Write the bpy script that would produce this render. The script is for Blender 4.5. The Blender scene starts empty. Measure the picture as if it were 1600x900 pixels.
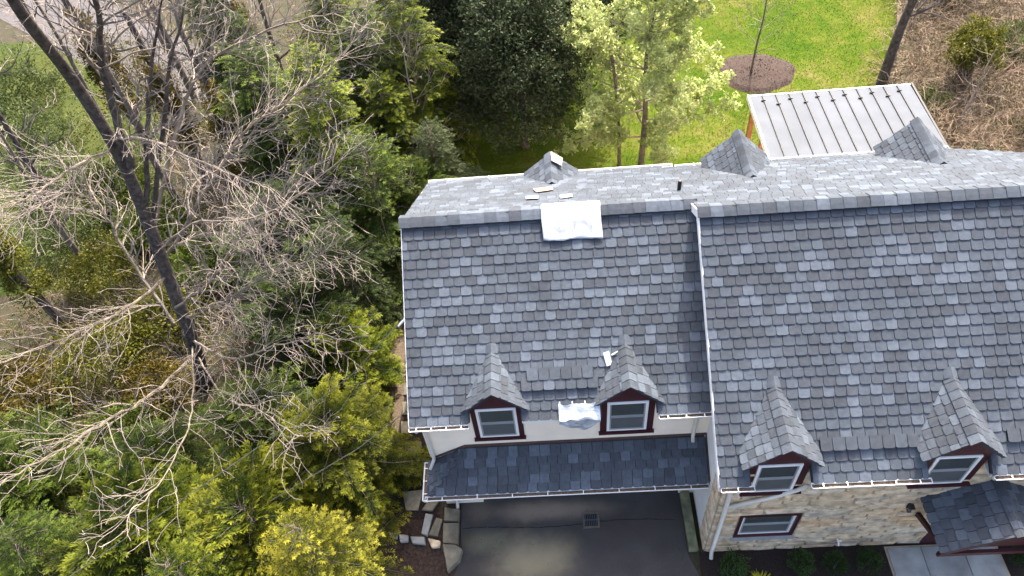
import bpy, math, random
from mathutils import Vector, Matrix, noise
rnd = random.Random(7)
scene = bpy.context.scene
COL = scene.collection

# ------------------------------------------------------------------ camera
CAM_POS = Vector((3.2153, -8.1226, 18.894)); YAW, PITCH, ROLL = -.0838, .8811, -.1258
FPX = 1207.52                                   # focal length in pixels of a 1600 wide frame
fwd = Vector((math.sin(YAW)*math.cos(PITCH), math.cos(YAW)*math.cos(PITCH), -math.sin(PITCH)))
rt0 = Vector((math.cos(YAW), -math.sin(YAW), 0)); up0 = rt0.cross(fwd)
rgt = math.cos(ROLL)*rt0 + math.sin(ROLL)*up0; upv = -math.sin(ROLL)*rt0 + math.cos(ROLL)*up0
cam = bpy.data.cameras.new('camera'); camo = bpy.data.objects.new('camera', cam); COL.objects.link(camo)
camo.matrix_world = Matrix(((rgt.x, upv.x, -fwd.x, CAM_POS.x), (rgt.y, upv.y, -fwd.y, CAM_POS.y), (rgt.z, upv.z, -fwd.z, CAM_POS.z), (0, 0, 0, 1)))
cam.sensor_width = 36; cam.lens = 36*FPX/1600; cam.clip_end = 600; cam.clip_start = .1
scene.camera = camo

# ------------------------------------------------------------------ sky, sun, exposure
SUN_EL = math.radians(50); SUN_AZ = math.atan2(.29, .957)        # azimuth measured from +y towards +x
sunv = Vector((math.sin(SUN_AZ)*math.cos(SUN_EL), math.cos(SUN_AZ)*math.cos(SUN_EL), math.sin(SUN_EL)))
w = bpy.data.worlds.new('World'); scene.world = w; w.use_nodes = True
nt = w.node_tree; bg = nt.nodes['Background']
sky = nt.nodes.new('ShaderNodeTexSky'); sky.sky_type = 'NISHITA'; sky.sun_disc = False
sky.sun_elevation = SUN_EL; sky.sun_rotation = SUN_AZ; sky.dust_density = 7.0; sky.air_density = .8; sky.ozone_density = .4
nt.links.new(sky.outputs[0], bg.inputs[0]); bg.inputs[1].default_value = .15
sl = bpy.data.lights.new('sun', 'SUN'); sl.energy = 2.1; sl.angle = math.radians(.5); sl.color = (1, .95, .87)
so = bpy.data.objects.new('sun', sl); COL.objects.link(so); so.location = (10, 20, 40)
so.rotation_euler = sunv.to_track_quat('Z', 'Y').to_euler()
scene.view_settings.view_transform = 'Standard'; scene.view_settings.look = 'None'
scene.view_settings.exposure = 2.3; scene.view_settings.gamma = 1; scene.view_settings.use_curve_mapping = False

# ------------------------------------------------------------------ helpers
def project(P):
    d = Vector(P)-CAM_POS; z = d.dot(fwd)
    return 800+FPX*d.dot(rgt)/z, 450-FPX*d.dot(upv)/z
def lin(r, g, b):
    return tuple(((c/255+.055)/1.055)**2.4 if c > 10 else c/255/12.92 for c in (r, g, b))+(1,)
class MB:
    """collects vertices and faces of ONE mesh"""
    def __init__(s): s.v = []; s.f = []; s.m = []; s.t = []
    def poly(s, pts, m=0):
        n = len(s.v); s.v += [tuple(p) for p in pts]; s.f.append(tuple(range(n, n+len(pts)))); s.m.append(m)
    def box(s, a, b, m=0):
        x0, y0, z0 = a; x1, y1, z1 = b; n = len(s.v)
        s.v += [(x0,y0,z0),(x1,y0,z0),(x1,y1,z0),(x0,y1,z0),(x0,y0,z1),(x1,y0,z1),(x1,y1,z1),(x0,y1,z1)]
        for q in ((0,3,2,1),(4,5,6,7),(0,1,5,4),(1,2,6,5),(2,3,7,6),(3,0,4,7)): s.f.append(tuple(n+i for i in q)); s.m.append(m)
    def prism(s, pts, d, m=0):
        d = Vector(d); n = len(s.v); k = len(pts)
        s.v += [tuple(p) for p in pts]+[tuple(Vector(p)+d) for p in pts]
        s.f.append(tuple(range(n+k-1, n-1, -1))); s.f.append(tuple(range(n+k, n+2*k))); s.m += [m, m]
        for i in range(k):
            j = (i+1) % k; s.f.append((n+i, n+j, n+k+j, n+k+i)); s.m.append(m)
    def tube(s, pts, rads, k=6, m=0, cap=True):
        pts = [Vector(p) for p in pts]; n0 = len(s.v); ref = None
        for i, p in enumerate(pts):
            t = (pts[min(i+1, len(pts)-1)]-pts[max(i-1, 0)]).normalized()
            if ref is None: ref = t.orthogonal().normalized()
            a = ref-t*ref.dot(t); a = a.normalized() if a.length > 1e-6 else t.orthogonal().normalized()
            ref = a; b = t.cross(a)
            for j in range(k):
                g = 2*math.pi*(j+.5)/k; s.v.append(tuple(p+(a*math.cos(g)+b*math.sin(g))*rads[i]))
        for i in range(len(pts)-1):
            for j in range(k):
                q = n0+i*k; j2 = (j+1) % k
                s.f.append((q+j, q+j2, q+k+j2, q+k+j)); s.m.append(m)
        if cap:
            s.f.append(tuple(range(n0+k-1, n0-1, -1))); e = n0+(len(pts)-1)*k; s.f.append(tuple(range(e, e+k))); s.m += [m, m]
    def mesh(s, name, mats, smooth=False):
        me = bpy.data.meshes.new(name); me.from_pydata(s.v, [], s.f)
        for x in (mats if isinstance(mats, (list, tuple)) else [mats]): me.materials.append(x)
        if any(s.m): me.polygons.foreach_set('material_index', s.m)
        if smooth: me.polygons.foreach_set('use_smooth', [True]*len(me.polygons))
        if s.t:
            at = me.attributes.new('tip', 'FLOAT', 'POINT'); at.data.foreach_set('value', s.t)
        me.update(); return me
    def build(s, name, mats, parent=None, smooth=False):
        return link(name, s.mesh(name, mats, smooth), parent)
def link(name, me, parent=None, mw=None):
    o = bpy.data.objects.new(name, me); COL.objects.link(o)
    if mw is not None: o.matrix_world = mw
    if parent is not None:
        o.parent = parent
        o.matrix_parent_inverse = Matrix.Identity(4)
    return o
def part(name, fn, mat, parent, smooth=False):
    m = MB(); fn(m); return m.build(name, mat, parent, smooth)
def tag(o, label, cat, group=None):
    o['label'] = label; o['category'] = cat
    if group: o['group'] = group
    return o
def kind(o, k): o['kind'] = k; return o
def bevel(o, wd=.01):
    b = o.modifiers.new('bevel', 'BEVEL'); b.width = wd; b.segments = 2; b.limit_method = 'ANGLE'; return o

# ------------------------------------------------------------------ materials
def mat(name, col, rough=.8, var=.25, scale=6, bump=0, bscale=40, spec=.3, metal=0, col2=None, rndobj=0, coords='Object', detail=6):
    m = bpy.data.materials.new(name); m.use_nodes = True; n = m.node_tree.nodes; l = m.node_tree.links
    b = n['Principled BSDF']; b.inputs['Roughness'].default_value = rough; b.inputs['Metallic'].default_value = metal
    b.inputs['Specular IOR Level'].default_value = spec
    tc = n.new('ShaderNodeTexCoord'); nz = n.new('ShaderNodeTexNoise'); nz.inputs['Scale'].default_value = scale; nz.inputs['Detail'].default_value = detail
    g = n.new('ShaderNodeNewGeometry')
    src = tc.outputs['Object'] if coords == 'Object' else g.outputs['Position']
    l.new(src, nz.inputs['Vector'])
    r = n.new('ShaderNodeValToRGB'); l.new(nz.outputs['Fac'], r.inputs['Fac'])
    c2 = col2 or tuple(c*(1-var) for c in col[:3])+(1,)
    c1 = col if col2 else tuple(min(1, c*(1+var)) for c in col[:3])+(1,)
    r.color_ramp.elements[0].position = .32; r.color_ramp.elements[1].position = .68
    r.color_ramp.elements[0].color = c2; r.color_ramp.elements[1].color = c1
    out = r.outputs['Color']
    if rndobj:
        oi = n.new('ShaderNodeObjectInfo'); hs = n.new('ShaderNodeHueSaturation')
        mr = n.new('ShaderNodeMapRange'); mr.inputs[3].default_value = 1-rndobj; mr.inputs[4].default_value = 1+rndobj
        l.new(oi.outputs['Random'], mr.inputs[0]); l.new(mr.outputs[0], hs.inputs['Value']); l.new(out, hs.inputs['Color']); out = hs.outputs[0]
    l.new(out, b.inputs['Base Color'])
    if bump:
        n2 = n.new('ShaderNodeTexNoise'); n2.inputs['Scale'].default_value = bscale; n2.inputs['Detail'].default_value = 5; l.new(src, n2.inputs['Vector'])
        bp = n.new('ShaderNodeBump'); bp.inputs['Strength'].default_value = bump; bp.inputs['Distance'].default_value = .02
        l.new(n2.outputs['Fac'], bp.inputs['Height']); l.new(bp.outputs[0], b.inputs['Normal'])
    return m
def leafmat(name, col, tipcol, trans=.35, rough=.55, var=.35):
    """leaf: base colour inside (on needles darkened to paint crown shade), young-growth colour at the shoot tips, uneven from clump to clump"""
    m = bpy.data.materials.new(name); m.use_nodes = True; n = m.node_tree.nodes; l = m.node_tree.links
    b = n['Principled BSDF']; b.inputs['Roughness'].default_value = rough; b.inputs['Specular IOR Level'].default_value = .10
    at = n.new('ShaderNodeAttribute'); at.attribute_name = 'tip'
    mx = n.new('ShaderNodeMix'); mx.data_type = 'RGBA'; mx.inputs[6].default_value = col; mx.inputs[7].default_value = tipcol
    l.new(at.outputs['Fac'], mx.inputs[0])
    g = n.new('ShaderNodeNewGeometry'); nz = n.new('ShaderNodeTexNoise'); nz.inputs['Scale'].default_value = 1.3; nz.inputs['Detail'].default_value = 6
    l.new(g.outputs['Position'], nz.inputs['Vector'])
    mr = n.new('ShaderNodeMapRange'); mr.inputs[1].default_value = .3; mr.inputs[2].default_value = .7; mr.inputs[3].default_value = 1-var; mr.inputs[4].default_value = 1+var
    l.new(nz.outputs['Fac'], mr.inputs[0])
    oi = n.new('ShaderNodeObjectInfo'); mr2 = n.new('ShaderNodeMapRange'); mr2.inputs[3].default_value = .82; mr2.inputs[4].default_value = 1.18; l.new(oi.outputs['Random'], mr2.inputs[0])
    mu = n.new('ShaderNodeMath'); mu.operation = 'MULTIPLY'; l.new(mr.outputs[0], mu.inputs[0]); l.new(mr2.outputs[0], mu.inputs[1])
    hs = n.new('ShaderNodeHueSaturation'); l.new(mx.outputs[2], hs.inputs['Color']); l.new(mu.outputs[0], hs.inputs['Value'])
    l.new(hs.outputs[0], b.inputs['Base Color'])
    tr = n.new('ShaderNodeBsdfTranslucent'); l.new(hs.outputs[0], tr.inputs['Color'])
    ms = n.new('ShaderNodeMixShader'); ms.inputs[0].default_value = trans
    l.new(b.outputs[0], ms.inputs[1]); l.new(tr.outputs[0], ms.inputs[2])
    l.new(ms.outputs[0], n['Material Output'].inputs['Surface'])
    return m
G = lambda v, a=1., b=1., c=1.: (v*a, v*b, v*c, 1)
def shingle_mat(name, v, a, b, c):
    """granule-coated tab: fine grain, soft bands inside the tab, weathering drawn out down the slope across many tabs"""
    m = mat(name, G(v, a, b, c), .8, .12, 11, .5, 150, spec=.12, coords='pos'); n = m.node_tree.nodes; l = m.node_tree.links; bs = n['Principled BSDF']
    src = bs.inputs['Base Color'].links[0].from_socket; g = n.new('ShaderNodeNewGeometry')
    mp = n.new('ShaderNodeMapping'); mp.inputs['Scale'].default_value = (1.5, .35, .35); l.new(g.outputs['Position'], mp.inputs['Vector'])
    nz = n.new('ShaderNodeTexNoise'); nz.inputs['Scale'].default_value = 1.2; nz.inputs['Detail'].default_value = 7; nz.inputs['Roughness'].default_value = .65; l.new(mp.outputs[0], nz.inputs['Vector'])
    mr = n.new('ShaderNodeMapRange'); mr.inputs[1].default_value = .3; mr.inputs[2].default_value = .7; mr.inputs[3].default_value = .88; mr.inputs[4].default_value = 1.10; l.new(nz.outputs['Fac'], mr.inputs[0])
    oi = n.new('ShaderNodeObjectInfo')
    hs = n.new('ShaderNodeHueSaturation'); l.new(src, hs.inputs['Color']); l.new(mr.outputs[0], hs.inputs['Value']); l.new(hs.outputs[0], bs.inputs['Base Color'])
    return m
SH = [shingle_mat('shingle_light', .104, .85, 1.0, 1.20), shingle_mat('shingle_mid', .080, .85, 1.0, 1.20), shingle_mat('shingle_slate', .068, .86, 1.0, 1.19),
      shingle_mat('shingle_dark', .058, .88, 1.0, 1.17), shingle_mat('shingle_plum', .067, .89, .995, 1.18)]
WTS = [.19, .30, .25, .14, .12]
M_deck = mat('roof_underlay', G(.03), .9)
M_vent = mat('black_ridge_vent', G(.02), .7)
M_white = mat('white_gutter_metal', (.74, .74, .73, 1), .4, .05)
M_cream = mat('cream_downspout', (.62, .58, .50, 1), .5, .06)
M_stucco = mat('cream_stucco', (.88, .76, .60, 1), .9, .05, 2.5, .3, 60)
M_maroon = mat('maroon_paint', (.045, .010, .014, 1), .5, .12, 4)
M_brown = mat('brown_flashing', (.09, .05, .04, 1), .55, .15)
M_frame = mat('white_window_paint', (.78, .77, .74, 1), .45, .03)
M_sash = mat('grey_sash', (.26, .27, .27, 1), .45, .05)
M_pane = mat('window_glass', (.05, .06, .06, 1), .08, .1, 2, spec=.6)
M_screen = mat('screened_glass', (.095, .105, .105, 1), .25, .1, 2, spec=.5)
M_dark = mat('drain_shade_black', G(.015), .9)
M_debris = mat('gutter_debris', (.10, .075, .055, 1), .95, .6, 30)
M_stones = [mat('stone_%s' % nme, c, .9, .34, 5, .8, 30, rndobj=.07, coords='pos') for nme, c in (('tan', (.55, .42, .265, 1)), ('sand', (.58, .46, .31, 1)), ('buff', (.52, .41, .28, 1)), ('rust', (.50, .34, .19, 1)), ('grey', (.42, .36, .27, 1)), ('pale', (.58, .50, .37, 1)))]
M_mortar = mat('mortar', (.36, .29, .20, 1), .95, .15, 5)
M_flag = mat('flagstone', (.16, .145, .105, 1), .85, .3, 5, .4, 30, rndobj=.18)
M_blue = mat('bluestone', (.25, .26, .25, 1), .8, .22, 2.5, .3, 30, rndobj=.2)
M_pale_stone = mat('pale_stone', (.36, .35, .32, 1), .85, .2, 6, .4, 30)
M_asphalt = mat('driveway_asphalt', (.070, .065, .062, 1), .85, .35, 1.1, .5, 90, col2=(.050, .046, .044, 1), spec=.04)
M_mulch = mat('dark_mulch', (.018, .012, .010, 1), .95, .5, 25, 1, 40)
M_bark_mulch = mat('brown_mulch', (.040, .026, .020, 1), .95, .45, 12, 1, 30)
M_soil = mat('leaf_litter', (.050, .036, .022, 1), .95, .4, 3, 1, 20, col2=(.022, .026, .010, 1))
M_lawn = mat('lawn_turf', (.09, .09, .014, 1), .95, .3, .30, .25, 45, spec=.02)
def lawn_nodes():
    """turf: patches of lush green, yellow-green and tan thatch broken up by fine tufts"""
    n = M_lawn.node_tree.nodes; l = M_lawn.node_tree.links; b = n['Principled BSDF']; g = n.new('ShaderNodeNewGeometry'); fac = None
    for sc, det, wgt in ((.33, 3, .50), (1.7, 6, .30), (9, 8, .42)):
        z = n.new('ShaderNodeTexNoise'); z.inputs['Scale'].default_value = sc; z.inputs['Detail'].default_value = det; z.inputs['Roughness'].default_value = .65; l.new(g.outputs['Position'], z.inputs['Vector'])
        m = n.new('ShaderNodeMath'); m.operation = 'MULTIPLY_ADD'; m.inputs[1].default_value = wgt; m.inputs[2].default_value = 0; l.new(z.outputs['Fac'], m.inputs[0])
        if fac is not None: l.new(fac, m.inputs[2])
        fac = m.outputs[0]
    r = n.new('ShaderNodeValToRGB'); l.new(fac, r.inputs['Fac']); e = r.color_ramp.elements
    e[0].position = .44; e[0].color = (.018, .046, .004, 1); e[1].position = .79; e[1].color = (.135, .110, .050, 1)
    for p, c in ((.54, (.036, .070, .005, 1)), (.62, (.058, .084, .008, 1)), (.69, (.088, .094, .019, 1))): q = e.new(p); q.color = c
    l.new(r.outputs[0], b.inputs['Base Color'])
lawn_nodes()
M_meadow = mat('rough_grass', (.065, .072, .022, 1), .95, .3, .35, .8, 20, col2=(.032, .050, .014, 1), detail=8, spec=.03)
M_road = mat('road_asphalt', (.072, .066, .066, 1), .9, .15, 2)
M_gravel = mat('tan_gravel', (.12, .088, .058, 1), .95, .35, 20, 1, 60)
M_metalroof = mat('galvanised_panel', (.108, .117, .130, 1), .8, .10, 1.2, spec=.06)
M_seam = mat('seam_metal', (.062, .065, .070, 1), .7, .06)
M_wood = mat('cedar_post', (.30, .13, .05, 1), .7, .25, 8)
M_black = mat('black_iron', G(.02), .55, .2)
M_tarp = mat('white_membrane', (.44, .455, .47, 1), .9, .03, spec=.05)
M_foil = mat('silver_white_membrane', (.42, .45, .48, 1), .3, .2, 9, .6, 14, metal=.3)
M_copper = mat('copper_paper', (.36, .22, .15, 1), .6, .2)
M_bark_dark = mat('dark_bark', (.095, .080, .070, 1), .95, .5, 9, 1, 25, col2=(.030, .024, .021, 1))
M_bark_grey = mat('grey_bark', (.13, .105, .085, 1), .95, .35, 8, .8, 30)
M_twig = mat('pale_twig', (.225, .185, .155, 1), .9, .25, 3)
M_limb = mat('pale_limb', (.165, .135, .105, 1), .9, .35, 5, .6, 30)
M_brush = mat('brown_brush', (.21, .155, .105, 1), .95, .4, 1.2, coords='pos')
M_cable = mat('grey_cable', G(.06), .6)

def rot_basis(u, v, n, o): return Matrix(((u.x, v.x, n.x, o.x), (u.y, v.y, n.y, o.y), (u.z, v.z, n.z, o.z), (0, 0, 0, 1)))

# ------------------------------------------------------------------ ground
def sheet(name, pts, z, m, thick=0):
    b = MB()
    if thick: b.prism([(x, y, z-thick) for x, y in pts], (0, 0, thick))
    else: b.poly([(x, y, z) for x, y in pts])
    return kind(b.build(name, m), 'structure')
sheet('ground', [(-150, -60), (150, -60), (150, 220), (-150, 220)], -.012, M_soil)
lawn_pts = [(1.0, 8.2), (8, 7.6), (14.6, 8.5), (15.6, 14), (16.6, 17), (19.0, 23), (26, 45), (-2, 45), (.5, 24), (.2, 14)]
sheet('lawn', lawn_pts, -.004, M_lawn)
sheet('lawn', [(-34, 8), (-11.5, 8.5), (-10.8, 13), (-13, 19), (-19, 24), (-34, 25)], -.004, M_meadow)
sheet('lawn', [(-34, -12), (-9.6, -12), (-9.2, -1.5), (-10.4, 2.4), (-12.5, 6), (-34, 7.2)], -.004, M_meadow)
sheet('road', [(-60, 24), (-24, 27.2), (-16, 21.0), (-9.4, 17.6), (-9.0, 20), (-14, 24.2), (-22, 30.5), (-60, 30)], .004, M_road)
drive = sheet('driveway', [(.50, .75), (6.09, .75), (6.09, -1.3), (6.40, -2.2), (6.9, -14), (-.2, -14), (.30, -1.7), (.56, -1.1), (.50, -.4)], .004, M_asphalt)
# tan dirt tracked over the asphalt and old sealcoat: soil stains with a shape of their own
def stain_mat():
    m = M_asphalt; n = m.node_tree.nodes; l = m.node_tree.links; b = n['Principled BSDF']
    src = b.inputs['Base Color'].links[0].from_socket; g = n.new('ShaderNodeNewGeometry')
    out = src
    for k, (cx, cy, rx, ry, col, amt) in enumerate(((2.3, -1.25, 1.15, .75, (.27, .23, .15, 1), .9), (2.7, -.02, 1.7, .30, (.25, .20, .155, 1), .9), (1.15, -.75, .55, .35, (.20, .19, .12, 1), .6), (1.0, .05, .4, .35, (.15, .12, .095, 1), .6), (4.9, -.55, 1.4, .5, (.07, .058, .052, 1), .6))):
        mp = n.new('ShaderNodeMapping'); mp.vector_type = 'TEXTURE'; mp.inputs['Location'].default_value = (cx, cy, 0); mp.inputs['Scale'].default_value = (rx, ry, 1)
        l.new(g.outputs['Position'], mp.inputs['Vector'])
        nz = n.new('ShaderNodeTexNoise'); nz.inputs['Scale'].default_value = 1.1; nz.inputs['Detail'].default_value = 9; nz.inputs['Roughness'].default_value = .6; l.new(g.outputs['Position'], nz.inputs['Vector'])
        le = n.new('ShaderNodeVectorMath'); le.operation = 'LENGTH'; l.new(mp.outputs[0], le.inputs[0])
        ad = n.new('ShaderNodeMath'); ad.operation = 'MULTIPLY_ADD'; ad.inputs[1].default_value = 1.3; l.new(nz.outputs['Fac'], ad.inputs[0]); l.new(le.outputs['Value'], ad.inputs[2])
        mr = n.new('ShaderNodeMapRange'); mr.inputs[1].default_value = 2.0; mr.inputs[2].default_value = .75; mr.inputs[3].default_value = 0; mr.inputs[4].default_value = amt; mr.interpolation_type = 'SMOOTHSTEP'; l.new(ad.outputs[0], mr.inputs[0])
        mx = n.new('ShaderNodeMix'); mx.data_type = 'RGBA'; l.new(mr.outputs[0], mx.inputs[0]); l.new(out, mx.inputs[6]); mx.inputs[7].default_value = col
        out = mx.outputs[2]
    l.new(out, b.inputs['Base Color'])
stain_mat()
# joint crack across the driveway
cb = MB(); pts = []; x = .55
while x < 6.0:
    pts.append((x, -.40+.045*math.sin(x*1.7)+rnd.uniform(-.012, .012)+.02*(x-3)*.5)); x += .13
for a, b_ in zip(pts[:-1], pts[1:]):
    wd = rnd.uniform(.006, .013)
    cb.poly([(a[0], a[1]-wd, .0085), (b_[0], b_[1]-wd, .0085), (b_[0], b_[1]+wd, .0085), (a[0], a[1]+wd, .0085)])
cb.build('crack', mat('crack_tar', G(.018), .9), drive)
# mulch circle round the young tree, slightly mounded
b = MB(); ring = []
for i in range(40):
    a = 2*math.pi*i/40; rr = 1+.05*math.sin(3*a+1)+.03*math.sin(7*a)+rnd.uniform(-.025, .025)
    ring.append((11.72+1.45*rr*math.cos(a), 17.6+1.28*rr*math.sin(a)))
for i in range(40):
    p, q = ring[i], ring[(i+1) % 40]; mid = lambda e: (11.72+(e[0]-11.72)*.82, 17.6+(e[1]-17.6)*.82)
    mp, mq = mid(p), mid(q)
    b.poly([(p[0], p[1], 0), (q[0], q[1], 0), (mq[0], mq[1], .09), (mp[0], mp[1], .09)])
    b.poly([(mp[0], mp[1], .09), (mq[0], mq[1], .09), (11.72, 17.6, .16)])
kind(b.build('mulch_circle', M_bark_mulch), 'structure')
sheet('planting_bed', [(6.35, -1.25), (16, -1.25), (16, -6), (6.75, -6), (6.3, -2.0)], .003, M_mulch)
sheet('planting_bed', [(-2.2, .2), (.06, .2), (.1, -.7), (.5, -1.1), (.28, -1.7), (-.2, -8), (-2.4, -8)], -.002, M_bark_mulch)
# strip of sunlit gravel beside the stepping slabs
gp = []
gp2 = []
for i in range(15):
    yy = 1.5+i*.42; gp.append((-1.62-.10*math.sin(yy*1.3), yy)); gp2.append((-1.30+.05*math.sin(yy*2.1), yy))
sheet('gravel_strip', gp+gp2[::-1], .002, M_gravel)
# front walk with bluestone slabs
walk = sheet('front_walk', [(10.72, -1.3), (13.32, -1.3), (13.5, -9), (10.72, -9)], .008, M_mortar)
ys = [-1.34, -2.15, -2.95, -3.8, -4.7, -5.6]
for r_ in range(5):
    xs = [10.76, 11.55+.2*(r_ % 2), 12.5-.15*(r_ % 2), 13.28]
    for c_ in range(3):
        b = MB(); b.prism([(xs[c_]+.01, ys[r_+1]+.012, .012), (xs[c_+1]-.01, ys[r_+1]+.012, .012), (xs[c_+1]-.01, ys[r_]-.01, .012), (xs[c_]+.01, ys[r_]-.01, .012)], (0, 0, .022+rnd.uniform(0, .006)))
        bevel(b.build('slab', M_blue, walk), .005)
# stepping slabs along the side of the house
spath = sheet('side_path', [(-1.30, -.1), (-.1, -.1), (-.06, 7), (-1.34, 7)], -.001, M_mulch)
for pts in ([(-1.11,1.46),(-.62,1.46),(-.60,1.07),(-1.08,1.07)], [(-1.21,2.14),(-.66,2.13),(-.64,1.74),(-1.18,1.75)], [(-1.27,2.78),(-.70,2.75),(-.66,2.40),(-1.24,2.40)], [(-1.28,3.42),(-.72,3.40),(-.70,3.0),(-1.25,2.99)], [(-1.30,4.05),(-.75,4.06),(-.73,3.66),(-1.28,3.64)], [(-1.07,.67),(-.52,.70),(-.62,.14),(-.94,.15)], [(-1.3,4.7),(-.76,4.72),(-.75,4.3),(-1.3,4.3)]):
    b = MB(); b.prism([(x, y, .0) for x, y in pts[::-1]], (0, 0, .05)); bevel(b.build('slab', M_flag, spath), .012)
# edging slabs and rocks at the driveway corner
edge = [('slab', 'long weathered step slab along the driveway edge', M_flag, .13, [(.05,-.25),(.47,-.27),(.47,-.85),(.07,-.79)]),
        ('slab', 'short step slab beside the downspout foot under the garage roof', M_flag, .16, [(.09,.15),(.48,.08),(.47,-.25),(.08,-.21)]),
        ('slab', 'tilted narrow flagstone left of the step slabs', M_flag, .08, [(-.14,-.08),(.05,-.14),(-.07,-.6),(-.32,-.54)]),
        ('slab', 'thin blue-grey flagstone, leftmost of the three upright slabs', M_blue, .07, [(-.42,.06),(-.21,.01),(-.33,-.57),(-.5,-.5)]),
        ('slab', 'flat flagstone at the corner of the garage wall', M_flag, .07, [(-.32,.45),(-.05,.4),(-.25,.09),(-.54,.13)]),
        ('rock', 'large rounded edging rock at the bottom of the driveway edge', M_flag, .22, [(.05,-.82),(.40,-.86),(.59,-.98),(.52,-1.26),(.23,-1.54),(.17,-1.29)]),
        ('rock', 'small tan rock between the flagstones and the big edging rock', M_stones[1], .12, [(-.34,-.62),(.02,-.72),(.01,-.88),(-.2,-.89)]),
        ('rock', 'flat grey-green rock in the row of edging stones', M_blue, .10, [(-.79,-.55),(-.4,-.59),(-.35,-.8),(-.71,-.75)]),
        ('rock', 'white rock second from the end of the edging row', M_pale_stone, .11, [(-1.07,-.49),(-.82,-.52),(-.81,-.7),(-1.01,-.71)]),
        ('rock', 'white rock at the outer end of the edging row', M_pale_stone, .11, [(-1.34,-.41),(-1.09,-.44),(-1.09,-.62),(-1.3,-.54)]),
        ('rock', 'grey rock beside the driveway below the big edging rock', M_flag, .15, [(.14,-1.62),(.34,-1.6),(.36,-1.95),(.12,-2.0)])]
for nme, lab, m, h, pts in edge:
    b = MB(); cx = sum(p[0] for p in pts)/len(pts); cy = sum(p[1] for p in pts)/len(pts)
    lo = [(x, y, 0) for x, y in pts[::-1]]; n = len(b.v); k = len(lo)
    top = [(cx+(x-cx)*.93+rnd.uniform(-.015, .015), cy+(y-cy)*.93, h+rnd.uniform(-.02, .02)) for x, y, z in lo]
    b.v += lo+top; b.f.append(tuple(range(k-1, -1, -1))); b.f.append(tuple(range(k, 2*k))); b.m += [0, 0]
    for i in range(k): b.f.append((i, (i+1) % k, k+(i+1) % k, k+i)); b.m.append(0)
    o = bevel(b.build('edging_'+nme if nme == 'rock' else 'step_slab', m), .03 if nme == 'rock' else .015)
    tag(o, lab, 'stone', 'stones edging the driveway')
# greenish kerb at the foot of the main house side wall
part_k = MB(); part_k.box((6.10, -1.24, .004), (6.33, .27, .16)); o = bevel(part_k.build('kerb', mat('mossy_kerb', (.14, .145, .085, 1), .95, .35, 5, .5, 30)), .015); kind(o, 'structure')

# ------------------------------------------------------------------ the house
ZE, T = 4.6386, .6447; YR, ZR = 3.710, 7.030; YB, ZB = 7.45, 4.663; XM = 6.27     # garage wing
YM, ZM_E = -1.5406, 4.3215; YRM, ZRM = 3.039, 7.455; YBM, ZBM = 7.25, 4.79; XEND = 15.5; TM = (ZRM-ZM_E)/(YRM-YM)
house = bpy.data.objects.new('house', None); COL.objects.link(house); house.location = (0, 0, 0)
tag(house, 'slate-shingled house with white garage wing, stone front and maroon dormers', 'house')
H = house
def wz(y): return ZE+T*y
def mz(y): return ZM_E+TM*(y-YM)
def wbz(y): return ZR-(ZR-ZB)/(YB-YR)*(y-YR)
def mbz(y): return ZRM-(ZRM-ZBM)/(YBM-YRM)*(y-YRM)
# dormers: centre x, half face width, half roof width, face y, window bottom/top, base eave z, ridge z, roof plane
DW = [(1.83, .55, .69, .283, 3.51, 4.695, 4.80, 5.50), (4.635, .58, .70, .283, 3.51, 4.695, 4.81, 5.51)]
DM = [(7.457, .60, .76, -1.257, 3.416, 4.60, 4.70, 5.48), (10.875, .60, .76, -1.257, 3.416, 4.60, 4.71, 5.48)]
# walls ---------------------------------------------------------------
def f(m):
    m.prism([(.12, .30, 2.45), (6.45, .30, 2.45), (6.45, .30, 4.62), (.12, .30, 4.62)], (0, .2, 0))
    m.box((.12, .30, 0), (1.08, .50, 2.45)); m.box((6.08, .30, 0), (6.45, .50, 2.45))
part('garage_front_wall', f, M_stucco, H)
def f(m): m.prism([(.12, .51, 0), (.12, .51, 4.75), (.12, YR, ZR-.16), (.12, YB-.3, 4.6), (.12, YB-.3, 0)], (.2, 0, 0))
part('garage_side_wall', f, M_stucco, H)
part('back_wall', lambda m: (m.box((.33, YB-.5, 0), (6.45, YB-.3, 4.55)), m.box((6.46, YBM-.5, 0), (XEND-.3, YBM-.3, 4.6))), M_stucco, H)
gd = part('garage_door', lambda m: m.box((1.0, .62, 0), (6.2, .66, 2.5)), M_frame, H)
for i in range(4):
    for j in range(6): part('door_panel', lambda m: m.box((1.16+j*.80, .605, .12+i*.6), (1.86+j*.80, .617, .60+i*.6)), M_frame, gd)
# main house: side wall white, stone return at the corner
def f(m): m.prism([(6.45, -.72, 0), (6.45, -.72, mz(-.72)-.12), (6.45, YRM, ZRM-.16), (6.45, YBM-.3, mbz(YBM-.3)-.14), (6.45, YBM-.3, 0)], (.2, 0, 0))
part('main_side_wall', f, mat('white_stucco', (.78, .74, .68, 1), .9, .05, 2.5, .3, 60), H)
def f(m): m.prism([(6.47, -1.22, 0), (6.47, -1.22, mz(-1.22)-.12), (6.47, -.725, mz(-.725)-.12), (6.47, -.725, 0)], (.2, 0, 0))
part('main_right_wall', lambda m: m.prism([(XEND-.3, -1.0, 0), (XEND-.3, -1.0, mz(-1.0)-.12), (XEND-.3, YRM, ZRM-.16), (XEND-.3, 5.6, mbz(5.6)-.14), (XEND-.3, YBM-.52, 4.3), (XEND-.3, YBM-.52, 0)], (.2, 0, 0)), M_stucco, H)
side_st = part('stone_corner', f, M_mortar, H)
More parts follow.
